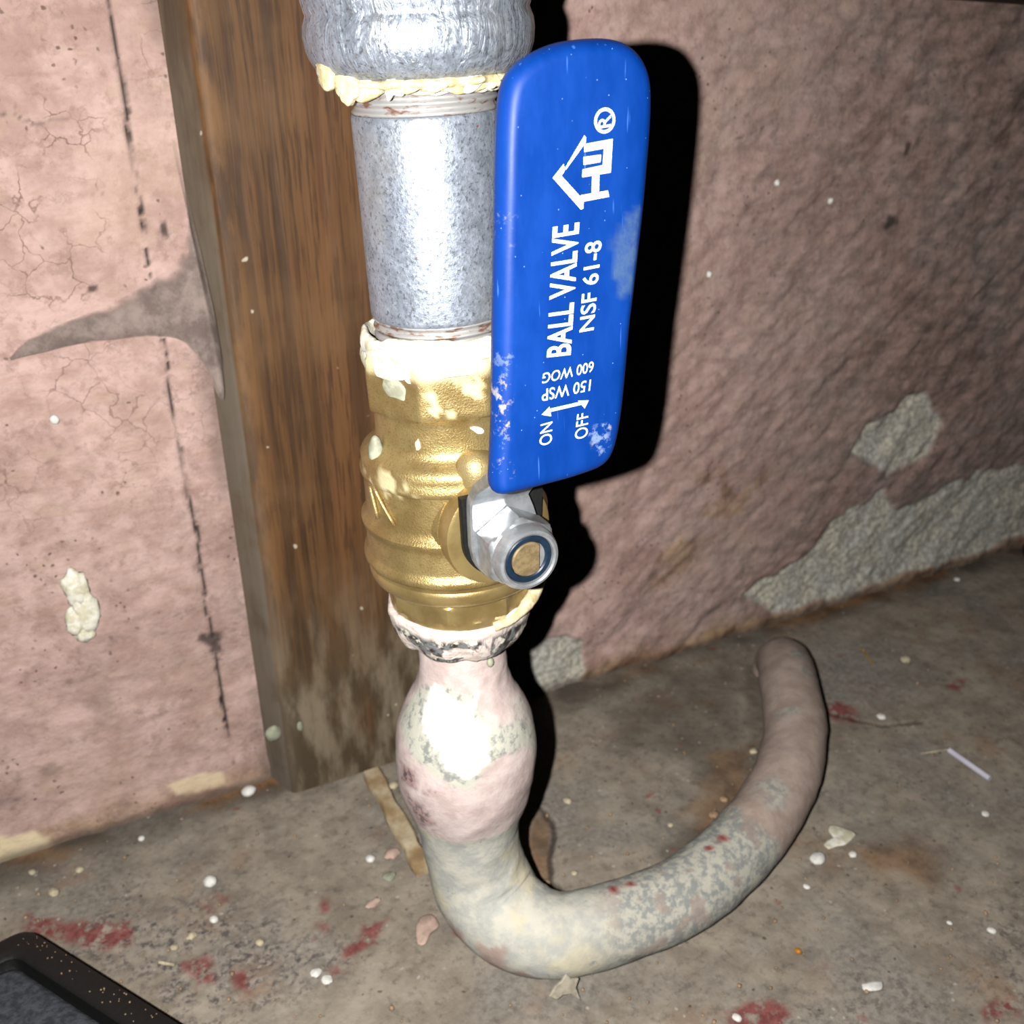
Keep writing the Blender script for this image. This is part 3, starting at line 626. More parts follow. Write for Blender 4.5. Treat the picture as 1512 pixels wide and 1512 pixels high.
V, Fc = blob(SO + UN * .0215 + UX * -.0035 + UZ * .0155, ((.0052, 0, .001), (0, .0050, 0), (-.001, 0, .0058)), 3, .12, 60); part('stop_lug', (V, Fc), M['brass'], None, None, attrs=dict(smear=np.full(len(V), .15)))
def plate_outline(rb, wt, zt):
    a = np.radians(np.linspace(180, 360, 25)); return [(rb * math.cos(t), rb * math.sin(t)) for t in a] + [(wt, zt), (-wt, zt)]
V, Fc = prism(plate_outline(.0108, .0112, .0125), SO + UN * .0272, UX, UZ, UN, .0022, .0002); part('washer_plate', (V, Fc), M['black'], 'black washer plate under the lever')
# lever: flat eye, outward bend, tongue running up inside the grip
path = [(-.0100, .0312), (.0000, .0312), (.0100, .0312), (.0135, .0320), (.0170, .0350), (.0205, .0400), (.0240, .0450), (.0275, .0482), (.0320, .0491), (.0650, .0491), (.0950, .0491)]
Pp = catmull([(a_, b_, 0) for a_, b_ in path], 5)[:, :2]; Tn = np.gradient(Pp, axis=0); Tn /= np.linalg.norm(Tn, axis=1)[:, None]
rings = []
for (zz_, tt_), (dz, dt) in zip(Pp, Tn):
    wd = np.interp(zz_, [-.0100, -.0085, -.005, 0, .008, .014, .024, .034, .1], [.0040, .0065, .0090, .0100, .0098, .0096, .0120, .0115, .0105])
    cx = np.interp(zz_, [0, .012, .03, .1], [0, -.0004, .0015, .0055]); hh = .0013
    wr = np.interp(zz_, [-.0100, -.0085, -.005, 0, .008, .012, .016, .024, .034, .1], [.0040, .0065, .0090, .0095, .0075, .0060, .0068, .0110, .0115, .0105])
    nrm = np.array([dt, -dz]) * -1                               # outward (z,t) normal
    for sx, sn in ((-1, -1), (-1, .6), (-.96, 1), (.96, 1), (1, .6), (1, -1)):
        q = np.array([zz_, tt_]) + np.array([-dt, dz]) * hh * sn
        rings.append(SO + UX * (cx + (wr if sx > 0 else wd) * sx) + UZ * q[0] + UN * q[1])
nP = len(Pp); Fq = [tuple(f) for f in grid_faces(nP, 6, False, True)] + [tuple(range(6)), tuple(range((nP - 1) * 6, nP * 6))[::-1]]
part('lever', (np.array(rings), Fq), M['zinc'], 'grey zinc plated lever plate')
# nut with nylon insert
hexp = [(.0094 * math.cos(math.radians(93 + 60 * k)), .0094 * math.sin(math.radians(93 + 60 * k))) for k in range(6)]
def hex_nut():
    seg = 72; off = math.radians(93); th_ = off + np.arange(seg) / seg * 2 * math.pi; a_ = (th_ - off) % (math.pi / 3) - math.pi / 6
    hx = .0099 * math.cos(math.pi / 6) / np.cos(a_); prof = []
    for t, cap in ((.0326, .0094), (.0329, .0101), (.0386, .0101), (.0394, .0095), (.0401, .0089)): prof.append((t, np.minimum(hx, cap)))
    for t, r_ in ((.0405, .0084), (.0420, .0083), (.0431, .0081), (.0438, .0077), (.0440, .0070), (.0437, .0065), (.0430, .0063), (.0426, .0044)): prof.append((t, np.full(seg, r_)))
    ring = np.cos(th_)[:, None] * UX + np.sin(th_)[:, None] * UZ
    V_ = np.vstack([SO + UN * t + ring * r_[:, None] for t, r_ in prof]); f_ = [tuple(q) for q in grid_faces(len(prof), seg, False, True)]
    f_.append(tuple(range(seg))[::-1]); k = (len(prof) - 1) * seg; f_.append(tuple(range(k, k + seg))); return V_, f_
part('lock_nut', hex_nut(), M['zinc'], 'silver hexagon lock nut', 28)
seg = 64; th_ = np.arange(seg) / seg * 2 * math.pi; ring = np.cos(th_)[:, None] * UX + np.sin(th_)[:, None] * UZ
prof = [(.0424, .0046), (.0431, .0046), (.0434, .0049), (.0435, .0059), (.0431, .0063), (.0424, .0063)]
V = np.vstack([SO + UN * t + ring * r_ for t, r_ in prof]); part('nylon_insert', (V, grid_faces(len(prof), seg, True, True)), M['nylon'], 'dark blue nylon ring inside the nut')
dd = [(min(.0045 * math.cos(t), .0029), .0045 * math.sin(t)) for t in th_]
V, Fc = prism(dd, SO + UN * .030, UX, UZ, UN, .0136, .0003); part('stem', (V, Fc), M['stem'], 'brass stem end with a flat side', attrs=dict(smear=np.zeros(len(V))))

# blue grip: outline measured on its mid plane, rounded slab
GT = .0490; gy = AXY - GT
out_px = [(726, 729), (722, 717), (724, 680), (726, 638), (728, 506), (729, 437), (731, 305), (733, 199), (736, 150), (741, 122), (750, 104), (768, 86), (786, 76), (808, 66), (828, 61), (860, 57), (892, 56), (918, 61), (937, 76), (950, 97), (956, 124), (956, 160), (954, 199), (945, 305), (930, 437), (926, 466), (919, 546), (914, 598), (910, 625), (906, 646), (900, 665), (891, 680), (876, 690), (839, 703), (786, 717), (735, 729)]
outl = np.array([on_y(a_, b_, gy)[[0, 2]] for a_, b_ in out_px])[::-1]
seglen = np.linalg.norm(np.diff(np.vstack([outl, outl[:1]]), axis=0), axis=1); cum = np.concatenate([[0], np.cumsum(seglen)])
tq = np.linspace(0, cum[-1], 221)[:-1]; OL = np.stack([np.interp(tq, cum, np.append(outl[:, k], outl[0, k])) for k in (0, 1)], -1)
for _ in range(4): OL = .5 * OL + .25 * (np.roll(OL, 1, 0) + np.roll(OL, -1, 0))
tan = np.roll(OL, -1, 0) - np.roll(OL, 1, 0); tan /= np.linalg.norm(tan, axis=1)[:, None]; nin = np.stack([-tan[:, 1], tan[:, 0]], -1)
area = np.sum(OL[:, 0] * np.roll(OL[:, 1], -1) - OL[:, 1] * np.roll(OL[:, 0], -1)); nin = nin if area > 0 else -nin
for _ in range(12): nin = .5 * nin + .25 * (np.roll(nin, 1, 0) + np.roll(nin, -1, 0))
HALF = .0036; RE = .0030; rings = []; gc = OL.mean(0)
for a_ in np.radians([-90, -60, -30, 0, 22, 45, 62, 78, 90]):
    ins = RE * (1 - math.cos(a_)); t_ = math.sin(a_) * HALF; Q2 = OL + nin * ins; rings.append((Q2, GT + t_))
for k in range(1, 9):                                             # front face filled by shrinking rings so it can carry wear
    f_ = k / 9; Q2 = (OL + nin * RE); mid = np.stack([np.interp(Q2[:, 1], [Q2[:, 1].min(), Q2[:, 1].max()], [.1000, .1055]), np.clip(Q2[:, 1], Q2[:, 1].min() + .010, Q2[:, 1].max() - .010)], -1)
    rings.append((Q2 * (1 - f_) + mid * f_, GT + HALF + .00010 * f_))
n = len(OL); V = np.vstack([np.stack([q[:, 0], np.full(n, AXY - t_), q[:, 1]], -1) for q, t_ in rings])
Fq = [tuple(f) for f in grid_faces(len(rings), n, False, True)] + [tuple(range(n))[::-1], tuple(range((len(rings) - 1) * n, len(rings) * n))]
gx, gz = V[:, 0], V[:, 2]
def gpl(pts): return np.array([on_y(a_, b_, AXY - GT - HALF)[[0, 2]] for a_, b_ in pts])
gdust = patch(gx, gz, gpl([(945, 300), (920, 330), (904, 365), (905, 410), (915, 440), (935, 430)]), .0006, .0008, 300, 180)
scuff = np.maximum(patch(gx, gz, gpl([(868, 640), (882, 625), (900, 622), (900, 660), (888, 680), (878, 662)]), .001, .0012, 300, 181),
                   .75 * patch(gx, gz, gpl([(738, 520), (752, 520), (752, 640), (758, 700), (738, 695), (735, 600)]), .002, .002, 300, 182))
scuff = np.maximum(scuff, .4 * patch(gx, gz, gpl([(738, 300), (758, 300), (756, 360), (738, 350)]), .002, .002, 300, 183))
grip = part('grip', (V, Fq), M['grip'], 'bright blue vinyl lever grip with white print', 60, attrs=dict(dust=gdust, scuff=scuff))

# white print on the grip (flat print just proud of the vinyl)
PY = AXY - GT - HALF - .00016
def gp(px, py): return on_y(px, py, PY)
def printed(name, V, Fc, label):
    m = MV; o = obj(name, V, Fc, M['print'], grip, MV, smooth=False); tag(o, label); return o
def words(txt, b0, b1, t0, t1, label, bold=.012):
    cu = bpy.data.curves.new('print_text', 'FONT'); cu.body = txt; cu.size = 1; cu.offset = bold; cu.resolution_u = 4
    to = bpy.data.objects.new('print_text', cu); COL.objects.link(to)
    dg = bpy.context.evaluated_depsgraph_get(); me = bpy.data.meshes.new_from_object(to.evaluated_get(dg))
    V2 = np.array([v.co[:] for v in me.vertices]); Fc = [tuple(p.vertices) for p in me.polygons]
    bpy.data.objects.remove(to); bpy.data.curves.remove(cu); bpy.data.meshes.remove(me)
    lo, hi = V2.min(0), V2.max(0); u = (V2[:, 0] - lo[0]) / (hi[0] - lo[0]); v_ = (V2[:, 1] - lo[1]) / (hi[1] - lo[1])
    B0, B1, T0, T1 = gp(*b0), gp(*b1), gp(*t0), gp(*t1)
    V3 = (1 - v_)[:, None] * ((1 - u)[:, None] * B0 + u[:, None] * B1) + v_[:, None] * ((1 - u)[:, None] * T0 + u[:, None] * T1)
    return printed('lettering', V3, Fc, label)
words('BALL VALVE', (843, 524), (856, 328), (807, 528), (816, 335), 'white printed words BALL VALVE', .02)
words('NSF 61-8', (877, 487), (889, 354), (855, 491), (864, 359), 'white printed words NSF 61-8', .012)
words('ON', (815, 655), (816, 622), (796, 659), (798, 627), 'white printed word ON', .004)
words('OFF', (868, 645), (869, 608), (848, 650), (852, 612), 'white printed word OFF', .004)
words('150 WSP', (873, 560), (800, 575), (871, 577), (800, 593), 'white printed upside-down words 150 WSP', .008)
words('600 WOG', (877, 533), (802, 551), (876, 549), (800, 567), 'white printed upside-down words 600 WOG', .008)
def shapes(name, polys, sc, ox, oy, label):
    V_, F_ = [], []
    for k, p in enumerate(polys):
        s = len(V_); V_ += [gp(ox + a_ / sc, oy + b_ / sc) - np.array([0, 4e-6 * k, 0]) for a_, b_ in p]; F_.append(tuple(range(s, s + len(p))))
    return printed(name, np.array(V_), F_, label)
shapes('arrow', [[(452, 803), (497, 757), (507, 812)], [(716, 722), (655, 724), (693, 768)], [(498, 769), (672, 729), (676, 747), (503, 787)]], 3.78, 680, 400, 'white printed double-headed arrow')
shapes('logo', [[(530, 500), (548, 530), (545, 590), (300, 930), (288, 905)], [(272, 855), (288, 935), (245, 1005), (135, 1030)], [(135, 1030), (245, 1005), (490, 1275), (520, 1330), (515, 1410), (485, 1425)],
                [(480, 1245), (820, 1185), (835, 1265), (490, 1330)], [(625, 985), (715, 970), (710, 1210), (615, 1225)], [(505, 925), (770, 868), (850, 965), (500, 1025)], [(775, 580), (880, 545), (855, 965), (750, 930)],
                [(525, 610), (880, 545), (870, 650), (525, 710)], [(515, 770), (735, 740), (728, 835), (515, 870)]], 8.4, 800, 140, 'white printed house roof logo over the letters HW')
th_ = np.arange(40) / 40 * 2 * math.pi; c0 = gp(893, 178); e1 = gp(905, 152) - c0; rx = np.linalg.norm(gp(908.5, 176) - c0); rz = np.linalg.norm(gp(895.5, 158.8) - c0); th2 = math.radians(-3)
ringV = [c0 + UX * (rx * k * math.cos(t)) + UZ * (rz * k * math.sin(t)) for k in (1.0, .74) for t in th_]
printed('registered_ring', np.array(ringV), [tuple(f) for f in grid_faces(2, 40, False, True)], 'white printed ring of the registered mark')
words('R', (902, 187), (902, 169), (883, 190), (884, 172), 'white printed letter R in a ring', .01)

# cream sealant on the valve
nz1 = lambda T, a_, f_, s: a_ * fbm(np.cos(T) * f_ + 5, np.sin(T) * f_ + 5, 4, s)
def ring_part(par, name, mat, zc, r0, hz, hr, f_=4, seed=0, label=None, an=.5):
    V_, F_ = band(lambda T: vz(zc) + nz1(T, hz * an, f_, seed), lambda T: r0 + nz1(T, hr * .5, f_ * 2, seed + 3), lambda T: hz * (1 + nz1(T, .8, f_, seed + 7)), lambda T: hr * (1 + nz1(T, .8, f_ * 2, seed + 9)), 160, 12)
    A_ = np.arctan2(V_[:, 1], V_[:, 0]); k = fbm(A_ * 9, V_[:, 2] * 500, 3, seed + 20); V_[:, :2] *= (1 + .004 * k)[:, None]
    o = obj(name, V_, F_, mat, par); fix_normals(o)
    if label: tag(o, label)
    return o
ring_part(valve, 'sealant', M['dope_white'], .2130, .0192, .0032, .0014, 1.6, 200, 'white smeared pipe sealant on the top rim', .2)
ring_part(valve, 'sealant', M['dope_white'], .2098, .0206, .0018, .0005, 2.2, 210, 'cream pipe sealant running down the hexagon')
def on_lathe(ang_deg, z_, r_):
    a_ = math.radians(ang_deg); return np.array(MV @ Vector((r_ * math.sin(a_), -r_ * math.cos(a_), z_ - Z0)))
def smear(name, ang_deg, z_, r_, w_, hgt, th2_, mat, seed, amp=.35):
    a_ = math.radians(ang_deg); er = np.array([math.sin(a_), -math.cos(a_), 0]); et = np.array([math.cos(a_), math.sin(a_), 0])
    V_, F_ = blob(on_lathe(ang_deg, z_, r_), (et * w_, er * th2_, np.array([0, 0, hgt])), 3, amp, seed); return part(name, (V_, F_), mat, None, None)
def shard(par, name, ang_deg, z_, r_, w_, h_, mat, seed, n_=10, th2_=.0005, tilt=0.0, jag=.35, base_z=None):
    """ragged thin smear lying on a round surface: angle, height, radius, width, height in metres"""
    q = np.random.RandomState(seed); a_ = np.sort(q.rand(n_)) * .35 + np.arange(n_) / n_ * 2 * math.pi; rr_ = 1 - jag * q.rand(n_)
    P2 = np.stack([np.cos(a_) * rr_ * w_, np.sin(a_) * rr_ * h_], -1); P2 = catmull(np.vstack([P2, P2[:1]]), 3)[:-1]; m_ = len(P2)
    ct, st_ = math.cos(tilt), math.sin(tilt); P2 = P2 @ np.array([[ct, st_], [-st_, ct]])
    V_ = []
    for k_, (sc, rad) in enumerate(((1.0, r_ - .0006), (1.0, r_ + th2_ * .5), (.86, r_ + th2_), (.45, r_ + th2_ * 1.15))):
        for i_, (u_, v2) in enumerate(P2 * sc):
            al = math.radians(ang_deg) + u_ / r_; rd = rad + (.35 * th2_ * (q.rand() - .5) if k_ > 1 else 0)
            V_.append((rd * math.sin(al), -rd * math.cos(al), z_ + v2 - (Z0 if base_z is None else base_z)))
    F_ = [tuple(f) for f in grid_faces(4, m_, False, True)] + [tuple(range(m_))[::-1], tuple(range(3 * m_, 4 * m_))]
    o = obj(name, np.array(V_), F_, mat, par); fix_normals(o); sharp(o, 50); return o
shard(valve, 'sealant_smear', -60, .2056, .0206, .0046, .0034, M['greychip'], 70, tilt=-.6, jag=.4, th2_=.0003)
shard(valve, 'sealant_smear', -72, .2110, .0205, .0070, .0038, M['dope_white'], 71)
shard(valve, 'sealant_smear', -40, .2092, .0206, .0050, .0036, M['dope_white'], 72)
smear('sealant_smear', -86, .1850, .0212, .0022, .0050, .0020, M['greychip'], 71, .2)
shard(valve, 'sealant_smear', -46, .1905, .0193, .0008, .0020, M['dope'], 73)
shard(valve, 'sealant_smear', 0, .1935, .0193, .0024, .0009, M['dope_white'], 74, tilt=-.5)
for a0, a1 in (((-80, .1785), (-62, .1690)), ((-84, .1775), (-78, .1690))):       # cast arrow strokes on the body
    pts = [on_lathe(a0[0] + (a1[0] - a0[0]) * t, a0[1] + (a1[1] - a0[1]) * t, .0243) for t in np.linspace(0, 1, 6)]
    V_, F_, _, _ = tube(np.array(pts), np.full(6, .0005), 8); part('cast_mark', (V_, F_), M['brass'], None, None, attrs=dict(smear=np.zeros(len(V_))))
pts = [on_lathe(2, .1360, .0203), on_lathe(22, .1368, .0206), on_lathe(45, .1385, .0212), on_lathe(62, .1415, .0222), on_lathe(70, .1445, .0226)]
P4 = catmull(pts, 6); rr = np.interp(np.linspace(0, 1, len(P4)), [0, .3, .7, .9, 1], [.0012, .0016, .0024, .0026, .0012]); V_, F_, _, _ = tube(P4, rr, 14, True, .0006, 220, 200)
o = part('sealant_bead', (V_, F_), M['dope'], 'thick cream bead of sealant under the bonnet', None)
shard(valve, 'sealant_smear', 10, .1390, .0200, .0030, .0034, M['dope'], 77, jag=.6)
shard(valve, 'sealant_smear', 22, .1372, .0204, .0045, .0018, M['dope_white'], 87, jag=.5)

# flange of the lead joint gripping the valve end
def flange():
    seg = 160; th_ = np.arange(seg) / seg * 2 * math.pi; prof = [(.1362, .0182), (.1366, .0201), (.1358, .0209), (.1340, .0208), (.1318, .0204), (.1290, .0197), (.1268, .0187), (.1250, .0176), (.1240, .0165), (.1236, .0148), (.1238, .0120)]
    V_ = []
    for k, (z_, r_) in enumerate(densify(prof, .0006)):
        zo = .0009 * fbm(np.cos(th_) * 3, np.sin(th_) * 3, 3, 230) * (.35 if k < 8 else 1.2); fac = (.00045 * fbm(np.cos(th_) * 7 + z_ * 400, np.sin(th_) * 7, 3, 231) - .0006 * np.abs(np.sin(th_ * 4)) ** 3)
        V_.append(np.stack([(r_ + fac) * np.cos(th_), (r_ + fac) * np.sin(th_), z_ + zo], -1))
    n_ = len(V_); V_ = np.concatenate(V_); c_ = np.array([.0982, AXY, 0]); V_ = V_ + c_
    Fq_ = [tuple(f) for f in grid_faces(n_, seg, False, True)] + [tuple(range(seg))[::-1], tuple(range((n_ - 1) * seg, n_ * seg))]
    return V_, Fq_
def mat_flange():
    n = NT('flaking_painted_collar'); a = n.noise(110, 5, .65, n.mapv((1, 1, .8)), .8); b = n.noise(420, 4, .65)
    z_ = n.sep()[2]; low = n.ramp(z_, .1345, .1320)
    c = n.mix(n.ramp(b, .35, .65), (228, 216, 208), (206, 188, 176))
    dk = n.mul(low, n.ramp(a, .41, .47)); c = n.mix(dk, c, n.mix(n.ramp(b, .4, .6), (52, 42, 38), (118, 120, 120)))
    c = n.mix(n.mul(low, n.ramp(n.noise(190, 4, .65), .55, .60)), c, (226, 222, 204))
    return n.done(c, .5, 0, n.bump(n.math('ADD', a, n.mul(b, .4)), .7, .0012), .4)
V_, F_ = flange(); o = obj('collar', V_, F_, mat_flange(), lead); fix_normals(o); tag(o, 'white painted collar flaking to black at the top of the lead pipe')
c = on_y(724, 978, AXY - .0128); V_, F_ = blob(c, ((.0011, 0, 0), (0, .0009, 0), (0, 0, .0016)), 2, .1, 79); obj('paint_drip', V_, F_, M['greychip'], lead)

# ------------------------------------------------------------------ galvanised pipe above the valve
gpipe = empty('galvanized_pipe', MV @ Matrix.Translation((0, 0, vz(.2150))))
tag(gpipe, 'short grey galvanized steel pipe standing on the brass valve', 'pipe')
def gloc(V_): V_ = V_.copy(); V_[:, 2] -= vz(.2150); return V_
V_, F_ = lathe([(vz(z_), r_) for z_, r_ in ((.2193, .0160), (.2194, .0168), (.2199, .0172), (.2206, .0173), (.2300, .0173), (.2420, .0173), (.2540, .0173), (.2650, .0173), (.2660, .0172), (.2664, .0169), (.2665, .0160))], 96)
o = obj('barrel', gloc(V_), F_, M['galv'], gpipe); fix_normals(o); sharp(o, 40)
def threads(z0, z1):
    pr_ = []; n_ = int((z1 - z0) / .0022 * 8)
    for k in range(n_ + 1):
        t = k / n_; z_ = z0 + (z1 - z0) * t; pr_.append((vz(z_), .0166 + .0004 * math.sin(2 * math.pi * (z_ - z0) / .0022)))
    return lathe(pr_, 96)
for z0, z1 in ((.2121, .2194), (.2664, .2745)):
    V_, F_ = threads(z0, z1); o = obj('thread', gloc(V_), F_, M['thread'], gpipe); fix_normals(o); tag(o, 'rust stained thread of the steel pipe')

# ------------------------------------------------------------------ coupling at the top
coup = empty('pipe_coupling', MV @ Matrix.Translation((0, 0, vz(.2735))))
tag(coup, 'bulky silver pipe coupling with wrinkled skin at the top, cream sealant below', 'coupling')
prof = [(.2738, .0168), (.2739, .0205), (.2748, .0222), (.2762, .0238), (.2780, .0249), (.2800, .0256), (.2830, .0259), (.2850, .0257), (.2866, .0251), (.2872, .0249), (.2880, .0252), (.2900, .0256), (.2950, .0258), (.3050, .0258), (.3150, .0256), (.3200, .0250), (.3225, .0236), (.3230, .0180)]
def cn(z_, th_): return .00028 * fbm(np.cos(th_) * 11 + 3, np.sin(th_) * 11 + z_ * 60, 3, 240)
V_, F_ = lathe(densify([(vz(z_), r_) for z_, r_ in prof], .0008), 160, cn)
V_[:, 2] -= vz(.2735); o = obj('coupling_body', V_, F_, M['foil'], coup); fix_normals(o)
def cring(mat, zc, r0, hz, hr, f_, seed, label, an=.5):
    o = ring_part(coup, 'sealant', mat, zc, r0, hz, hr, f_, seed, label, an); me = o.data; me.transform(Matrix.Translation((0, 0, -vz(.2735)))); return o
cring(M['dope'], .2735, .0200, .0013, .0022, 3, 250, 'cream sealant squeezed out under the coupling', .5)
cring(M['dope_white'], .2722, .0178, .0014, .0009, 3, 260, 'white sealant in the thread under the coupling', .5)
q9 = np.random.RandomState(5); BZ = Z0 + vz(.2735)
for k in range(15):
    ang_ = -86 + k * 11.5 + q9.uniform(-3, 3); w_ = q9.uniform(.0026, .0050); h_ = q9.uniform(.0013, .0026)
    shard(coup, 'sealant_flake', ang_, .2732 + q9.uniform(-.0010, .0004), .0198 + q9.uniform(0, .0014), w_, h_, M['dope'] if q9.rand() < .6 else M['dope_white'], 300 + k, 9, .0007, q9.uniform(-.4, .4), .55, BZ)
shard(coup, 'sealant_flake', -84, .2758, .0238, .0050, .0046, M['dope'], 334, 10, .0008, -.5, .4, BZ)
shard(coup, 'sealant_flake', -74, .2738, .0220, .0064, .0044, M['dope'], 331, 10, .0009, -.5, .45, BZ)
shard(coup, 'sealant_flake', -60, .2728, .0205, .0050, .0036, M['dope'], 332, 11, .0010, .3, .5, BZ)
shard(coup, 'sealant_flake', -40, .2735, .0210, .0014, .0046, M['dope_white'], 333, 9, .0008, -.2, .5, BZ)

# ------------------------------------------------------------------ black tray at the lower left
TH = .022
c0 = on_z(40, 1366, TH); e1 = on_z(270, 1510, TH) - c0; e1[2] = 0; e2 = on_z(0, 1386, TH) - c0; e2[2] = 0
l1 = np.linalg.norm(e1); e1 /= l1; e2 = e2 - 0; e2 /= np.linalg.norm(e2)
LA, LB, RW = l1 * 1.06, .085, .0098
def para(in1, rc, zq, m=8):
    """parallelogram outline with rounded corners, inset by in1"""
    sn = abs(np.cross(e1, e2)[2]); k = in1 / sn
    cs = [c0 + e1 * k + e2 * k, c0 + e1 * (LA - k) + e2 * k, c0 + e1 * (LA - k) + e2 * (LB - k), c0 + e1 * k + e2 * (LB - k)]; pts = []
    for i in range(4):
        p, a_, b_ = cs[i], cs[i - 1], cs[(i + 1) % 4]; da = (a_ - p) / np.linalg.norm(a_ - p) * rc; db = (b_ - p) / np.linalg.norm(b_ - p) * rc
        for t in np.linspace(0, 1, m): pts.append((1 - t) ** 2 * (p + da) + 2 * t * (1 - t) * p + t * t * (p + db))
    P_ = np.array(pts); P_[:, 2] = zq; return P_
rings = [para(0, .005, 0.0), para(0, .005, TH - .002), para(.0006, .005, TH - .0006), para(.002, .005, TH), para(RW - .0015, .004, TH), para(RW - .0005, .004, TH - .0008), para(RW, .004, TH - .004), para(RW + .001, .004, TH - .0055)]
n = len(rings[0]); V_ = np.vstack(rings); F_ = [tuple(f) for f in grid_faces(len(rings), n, False, True)] + [tuple(range(n))[::-1], tuple(range((len(rings) - 1) * n, len(rings) * n))]
base = np.array([*(c0 + e1 * LA / 2 + e2 * LB / 2)[:2], 0.0]); MT = Matrix.Translation(base)
tray = empty('rubber_tray', MT); tag(tray, 'black rubber rimmed tray corner with dark grey middle at the lower left of the floor', 'tray')
o = obj('rim', V_, F_, M['rubber'], tray, MT); fix_normals(o); sharp(o, 40)
rings = [para(RW + .0011, .004, TH - .0054), para(RW + .0014, .004, TH - .0030), para(RW + .0030, .004, TH - .0022), para(RW + .008, .004, TH - .0020)]
V_ = np.vstack(rings); F_ = [tuple(f) for f in grid_faces(len(rings), n, False, True)] + [tuple(range(n))[::-1], tuple(range((len(rings) - 1) * n, len(rings) * n))]
o = obj('felt_pad', V_, F_, M['felt'], tray, MT); fix_normals(o); tag(o, 'dark grey speckled pad inside the rim')
V_, F_ = [], []                                                  # dust grains lying on the rim
for k in range(45):
    t = rnd.uniform(.05, .95) * LA; q = rnd.uniform(.0015, RW - .002); p = c0 + e1 * t + e2 * q; p[2] = TH + .0001
    v_, f_ = blob(p, np.eye(3) * rnd.uniform(.00012, .00032), 1, .2, k); s = len(V_); V_ += list(v_); F_ += [tuple(i + s for i in f) for f in f_]
o = obj('dust_grains', np.array(V_), F_, M['tan'], tray, MT); tag(o, 'pale dust grains on the black rim', kind='stuff')

# ------------------------------------------------------------------ loose bits on the floor
def pebble(name, px, py, wpx, hpx, mat, label, cat='pebble', group=None, rot=0.0, flat=.6, amp=.12, sub=3):
    group = {'pebble': 'pebbles on the concrete floor', 'crumb': 'crumbs on the concrete floor', 'paint chip': 'paint chips on the concrete floor'}.get(cat)
    name = {'pebble': 'pebble', 'crumb': 'crumb', 'paint chip': 'paint_chip'}.get(cat, name)
    c = on_z(px, py); dpt = float((R.T @ (c - CAM))[2]); a_ = wpx / 2 * dpt / F; b_ = hpx / 2 * dpt / F * 1.25; hz = min(a_, b_) * flat
    ca_, sa_ = math.cos(rot + .42), math.sin(rot + .42)
    V_, F_ = blob((0, 0, hz * .92), ((a_ * ca_, a_ * sa_, 0), (-b_ * sa_, b_ * ca_, 0), (0, 0, hz)), sub, amp, px % 37 + py % 11)
    V_[:, 2] = np.maximum(V_[:, 2], 0)
    o = obj(name, V_, F_, mat); o.location = (c[0], c[1], -.0003); tag(o, label, cat, group); return o
def flake(name, pts, mat, label, cat='paint chip', th=.0009, lift=0.0, seed=0):
    group = 'paint flakes on the concrete floor'
    P_ = np.array([on_z(a_, b_, th) for a_, b_ in pts]); c = P_.mean(0); c[2] = 0; n_ = len(P_)
    fine_ = catmull(np.vstack([P_, P_[:1]]), 4)[:-1] - c; n_ = len(fine_); fine_[:, 2] = 0
    r_ = np.random.RandomState(seed); tp = th + lift * (fine_[:, 0] / (abs(fine_[:, 0]).max() + 1e-9)).clip(0, 1) + r_.rand(n_) * th * .3
    rings_ = [fine_ * .96, np.c_[fine_[:, :2], tp * .6], np.c_[fine_[:, :2] * .9, tp], np.c_[fine_[:, :2] * .4, np.full(n_, th * 1.25)]]
    V_ = np.vstack(rings_); F_ = [tuple(f) for f in grid_faces(4, n_, False, True)] + [tuple(range(n_))[::-1], tuple(range(3 * n_, 4 * n_))]
    o = obj(name, V_, F_, mat); fix_normals(o); o.location = (c[0], c[1], -.0003); tag(o, label, cat, group); return o
W, CR = M['white'], M['creamstone']
pebble('pebble', 368, 1172, 22, 16, W, 'bright white oval pebble just left of the wooden board foot', flat=.7)
pebble('pebble', 311, 1305, 20, 16, W, 'white oval pebble on open floor left, larger and farther back of two', flat=.7)
pebble('pebble', 316, 1359, 13, 12, W, 'small white round pebble in front of the white oval pebble at left')
pebble('pebble', 80, 1319, 14, 16, CR, 'cream pebble near the left edge behind the black tray')
pebble('pebble', 118, 1286, 13, 11, CR, 'small cream pebble near the foot of the pink wall at left')
pebble('pebble', 48, 1289, 10, 10, CR, 'tiny cream pebble at the far left below the wall edge')
pebble('pebble', 384, 1393, 12, 12, CR, 'small cream pebble among grey aggregate, between red paint spots')
pebble('pebble', 209, 1239, 10, 9, W, 'tiny white pebble close to the brown wall foot at left')
pebble('paint_chip', 467, 1437, 18, 13, W, 'white rounded paint chip at bottom of photo, left of a touching pair', 'paint chip', flat=.4, amp=.25)
pebble('paint_chip', 483, 1447, 15, 15, W, 'white rounded paint chip at bottom of photo, right of a touching pair', 'paint chip', flat=.4, amp=.25)
pebble('pebble', 283, 1384, 16, 11, CR, 'cream crumb on grey aggregate right of the black tray corner', amp=.25)
pebble('pebble', 258, 1400, 10, 10, CR, 'small cream crumb just above the black tray long edge', amp=.25)
pebble('paint_chip', 579, 1263, 25, 16, M['pinkchip'], 'peach coloured paint chip beside the pale wooden strip', 'paint chip', flat=.45, amp=.3)
pebble('pebble', 547, 1270, 14, 12, W, 'small white pebble left of the peach paint chip')
pebble('paint_chip', 575, 1296, 20, 14, M['greychip'], 'grey green paint chip left of the lead pipe bend', 'paint chip', flat=.35, amp=.3)
pebble('paint_chip', 551, 1334, 26, 10, M['pinkchip'], 'narrow pink paint chip on floor left of the pipe bend', 'paint chip', flat=.35, amp=.3)
